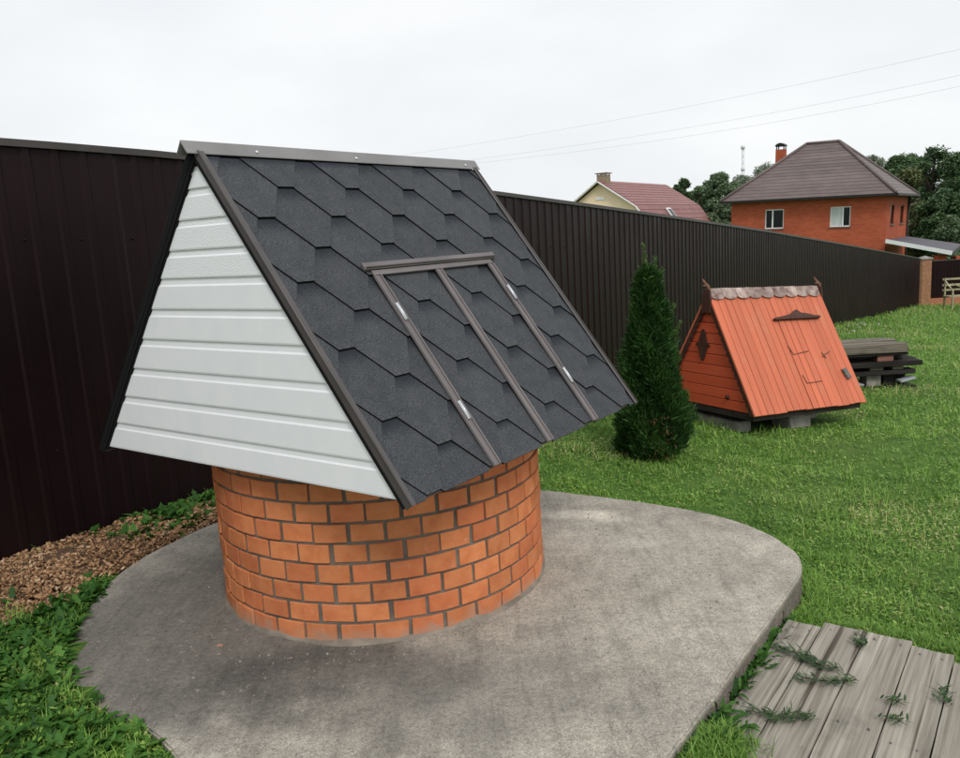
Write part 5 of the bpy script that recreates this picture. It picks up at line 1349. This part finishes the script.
# power lines on two wooden poles (both poles stand outside the view: behind the fence and past the right edge)
pA = at(300, 200, 62); pB = Vector((26.0, 30.0, 0)); 
def pole(x, y, top):
    g_ = gz(x, y); r_ = empty('utility_pole', (x, y, g_)); mb = MB(); mb.tube([(0, 0, -.3), (0, 0, top - g_ + .1)], [.13, .10], 8); mb.build('shaft', M_BARK, r_)
    mb = MB(); mb.box(-.9, .9, -.05, .05, top - g_ - .15, top - g_ - .05); mb.build('crossarm', M_BARK, r_); return r_
wires = [((430, 151), (700, 104), (960, 49)), ((470, 160), (720, 122), (960, 75)), ((485, 162), (720, 131), (960, 86))]
M_WIRE = simple('aluminium_wire', (.50, .52, .54), (.56, .58, .60), .5)
def wy(u): return float(np.interp(u, [250, 960, 1150], [64, 38, 31]))
for i, (a, b, c_) in enumerate(wires):
    U_ = np.array([a[0], b[0], c_[0]]); V_ = np.array([a[1], b[1], c_[1]]); cf = np.polyfit(U_, V_, 2)
    pts_ = [at(u_, float(np.polyval(cf, u_)), wy(u_)) for u_ in np.linspace(270, 1150, 23)]
    if i == 0: ends_ = (pts_[0], pts_[-1])
    mb = MB(); mb.tube([p_ - pts_[0] for p_ in pts_], .0055, 5); o = mb.build('power_line', M_WIRE, None, pts_[0])
    tag(o, ('topmost', 'middle', 'lowest')[i] + ' of the three thin wires crossing the sky at upper right', 'wire', 'overhead wires')
for e_, lb in ((ends_[0], 'wooden pole carrying the left ends of the overhead wires, hidden by the well roof'), (ends_[1], 'wooden pole carrying the right ends of the overhead wires, beyond the right edge')):
    tag(pole(e_.x, e_.y, e_.z), lb, 'pole')

# ------------------------------------------------------------------ cut weeds lying on the planks, crumbs on the slab
def clipping(u, v, L_, az, nl, label, seed, spread=1.0):
    r3 = np.random.default_rng(seed); d = ray(u, v); tt = (PZ + .008 - EYE) / d.z; c0 = cO + d * tt
    root = empty('weed_clipping', (c0.x, c0.y, PZ + .008)); tag(root, label, 'weed clipping', 'weed clippings on the boardwalk')
    S = 9; px_ = np.linspace(-.5, .5, S) * L_; cur = .12 * L_ * np.sin(np.linspace(0, 3.1, S) + r3.uniform(0, 2))
    c_, s_ = math.cos(az), math.sin(az)
    pts_ = [(px_[k_] * c_ - cur[k_] * s_, px_[k_] * s_ + cur[k_] * c_, .004 + .006 * r3.random()) for k_ in range(S)]
    mb = MB(); mb.tube(pts_, [.0018] * S, 5); mb.build('stem', M_BARK, root)
    f_ = r3.uniform(0, 1, nl); P_ = np.stack([np.interp(f_, np.linspace(0, 1, S), [p_[k_] for p_ in pts_]) for k_ in range(3)], -1) + r3.normal(0, 1, (nl, 3)) * [.011, .011, .004]
    P_[:, 2] = np.maximum(P_[:, 2], .003)
    V, F_, T = strips(P_, az + r3.choice([-1, 1], nl) * r3.uniform(.2, 1.1, nl), r3.uniform(0, .5, nl), r3.uniform(.014, .042, nl) * spread, r3.uniform(.0028, .0075, nl) * spread, 3, r3.uniform(0, .6, nl), [.3, 1, .8, .05], r3.uniform(0, .8, nl))
    link('leaves', npmesh('leaves', V, F_, M_WILT, T), root)
for a in ((796, 653, .12, R(155), 60, 'dark wilted weed stem near the slab side of the planks, upper left of the pile'),
          (818, 664, .13, R(140), 120, 'thick clump of dark cut weeds in the middle of the boardwalk'),
          (828, 680, .17, R(170), 110, 'long wilted weed strand lying just below the thick clump'),
          (764, 716, .09, R(170), 45, 'thin cut weed at the left edge of the boardwalk beside the tall grass'),
          (788, 721, .13, R(10), 90, 'feathery star-shaped weed clipping low on the boardwalk'),
          (893, 703, .035, R(0), 26, 'small green sprig between planks, the upper of the two at right'),
          (893, 722, .045, R(0), 26, 'small green sprig between planks, the lower of the two at right'),
          (945, 700, .06, R(70), 40, 'green leafy sprig at the right edge of the boardwalk'),
          (860, 645, .06, R(80), 40, 'green sprout near the far end of the planks')):
    a = list(a); a[4] = int(a[4] * 0.95); clipping(*a, seed=int(a[0]))
def frag(u, v, s_, mat, name, label, cat, z=0.0):
    d = ray(u, v); tt = (z - EYE) / d.z; c0 = cO + d * tt; mb = MB()
    r3 = random.Random(u); pl_ = [(s_ * math.cos(a) * r3.uniform(.6, 1.1), s_ * .7 * math.sin(a) * r3.uniform(.6, 1.1)) for a in [k_ * .9 for k_ in range(7)]]
    mb.prism(pl_, 0, s_ * .35); tag(mb.build(name, mat, None, (c0.x, c0.y, z), bev=s_ * .08), label, cat)
frag(220, 646, .012, M_BRICK, 'brick_fragment', 'small orange brick crumb on the dark concrete left of the well', 'brick fragment')
mb = MB(); r3 = np.random.default_rng(77)
for k_ in range(420):
    a = r3.uniform(0, 6.283); rd = RO + .02 + abs(r3.normal(0, .5)); x_ = CX + rd * math.cos(a); y_ = CY + rd * math.sin(a)
    if not in_poly(np.array([x_]), np.array([y_]), SP)[0]: continue
    s_ = r3.uniform(.0012, .0042); Mx = Matrix.Translation((x_, y_, s_ * .5)) @ Euler((r3.uniform(0, 3), r3.uniform(0, 3), 0)).to_matrix().to_4x4()
    mb.box(-s_, s_, -s_ * .7, s_ * .7, -s_ * .5, s_ * .5, Mx)
tag(mb.build('slab_crumbs', M_BLOCK), 'fine grit and mortar crumbs scattered on the concrete slab', 'grit', kind='stuff')
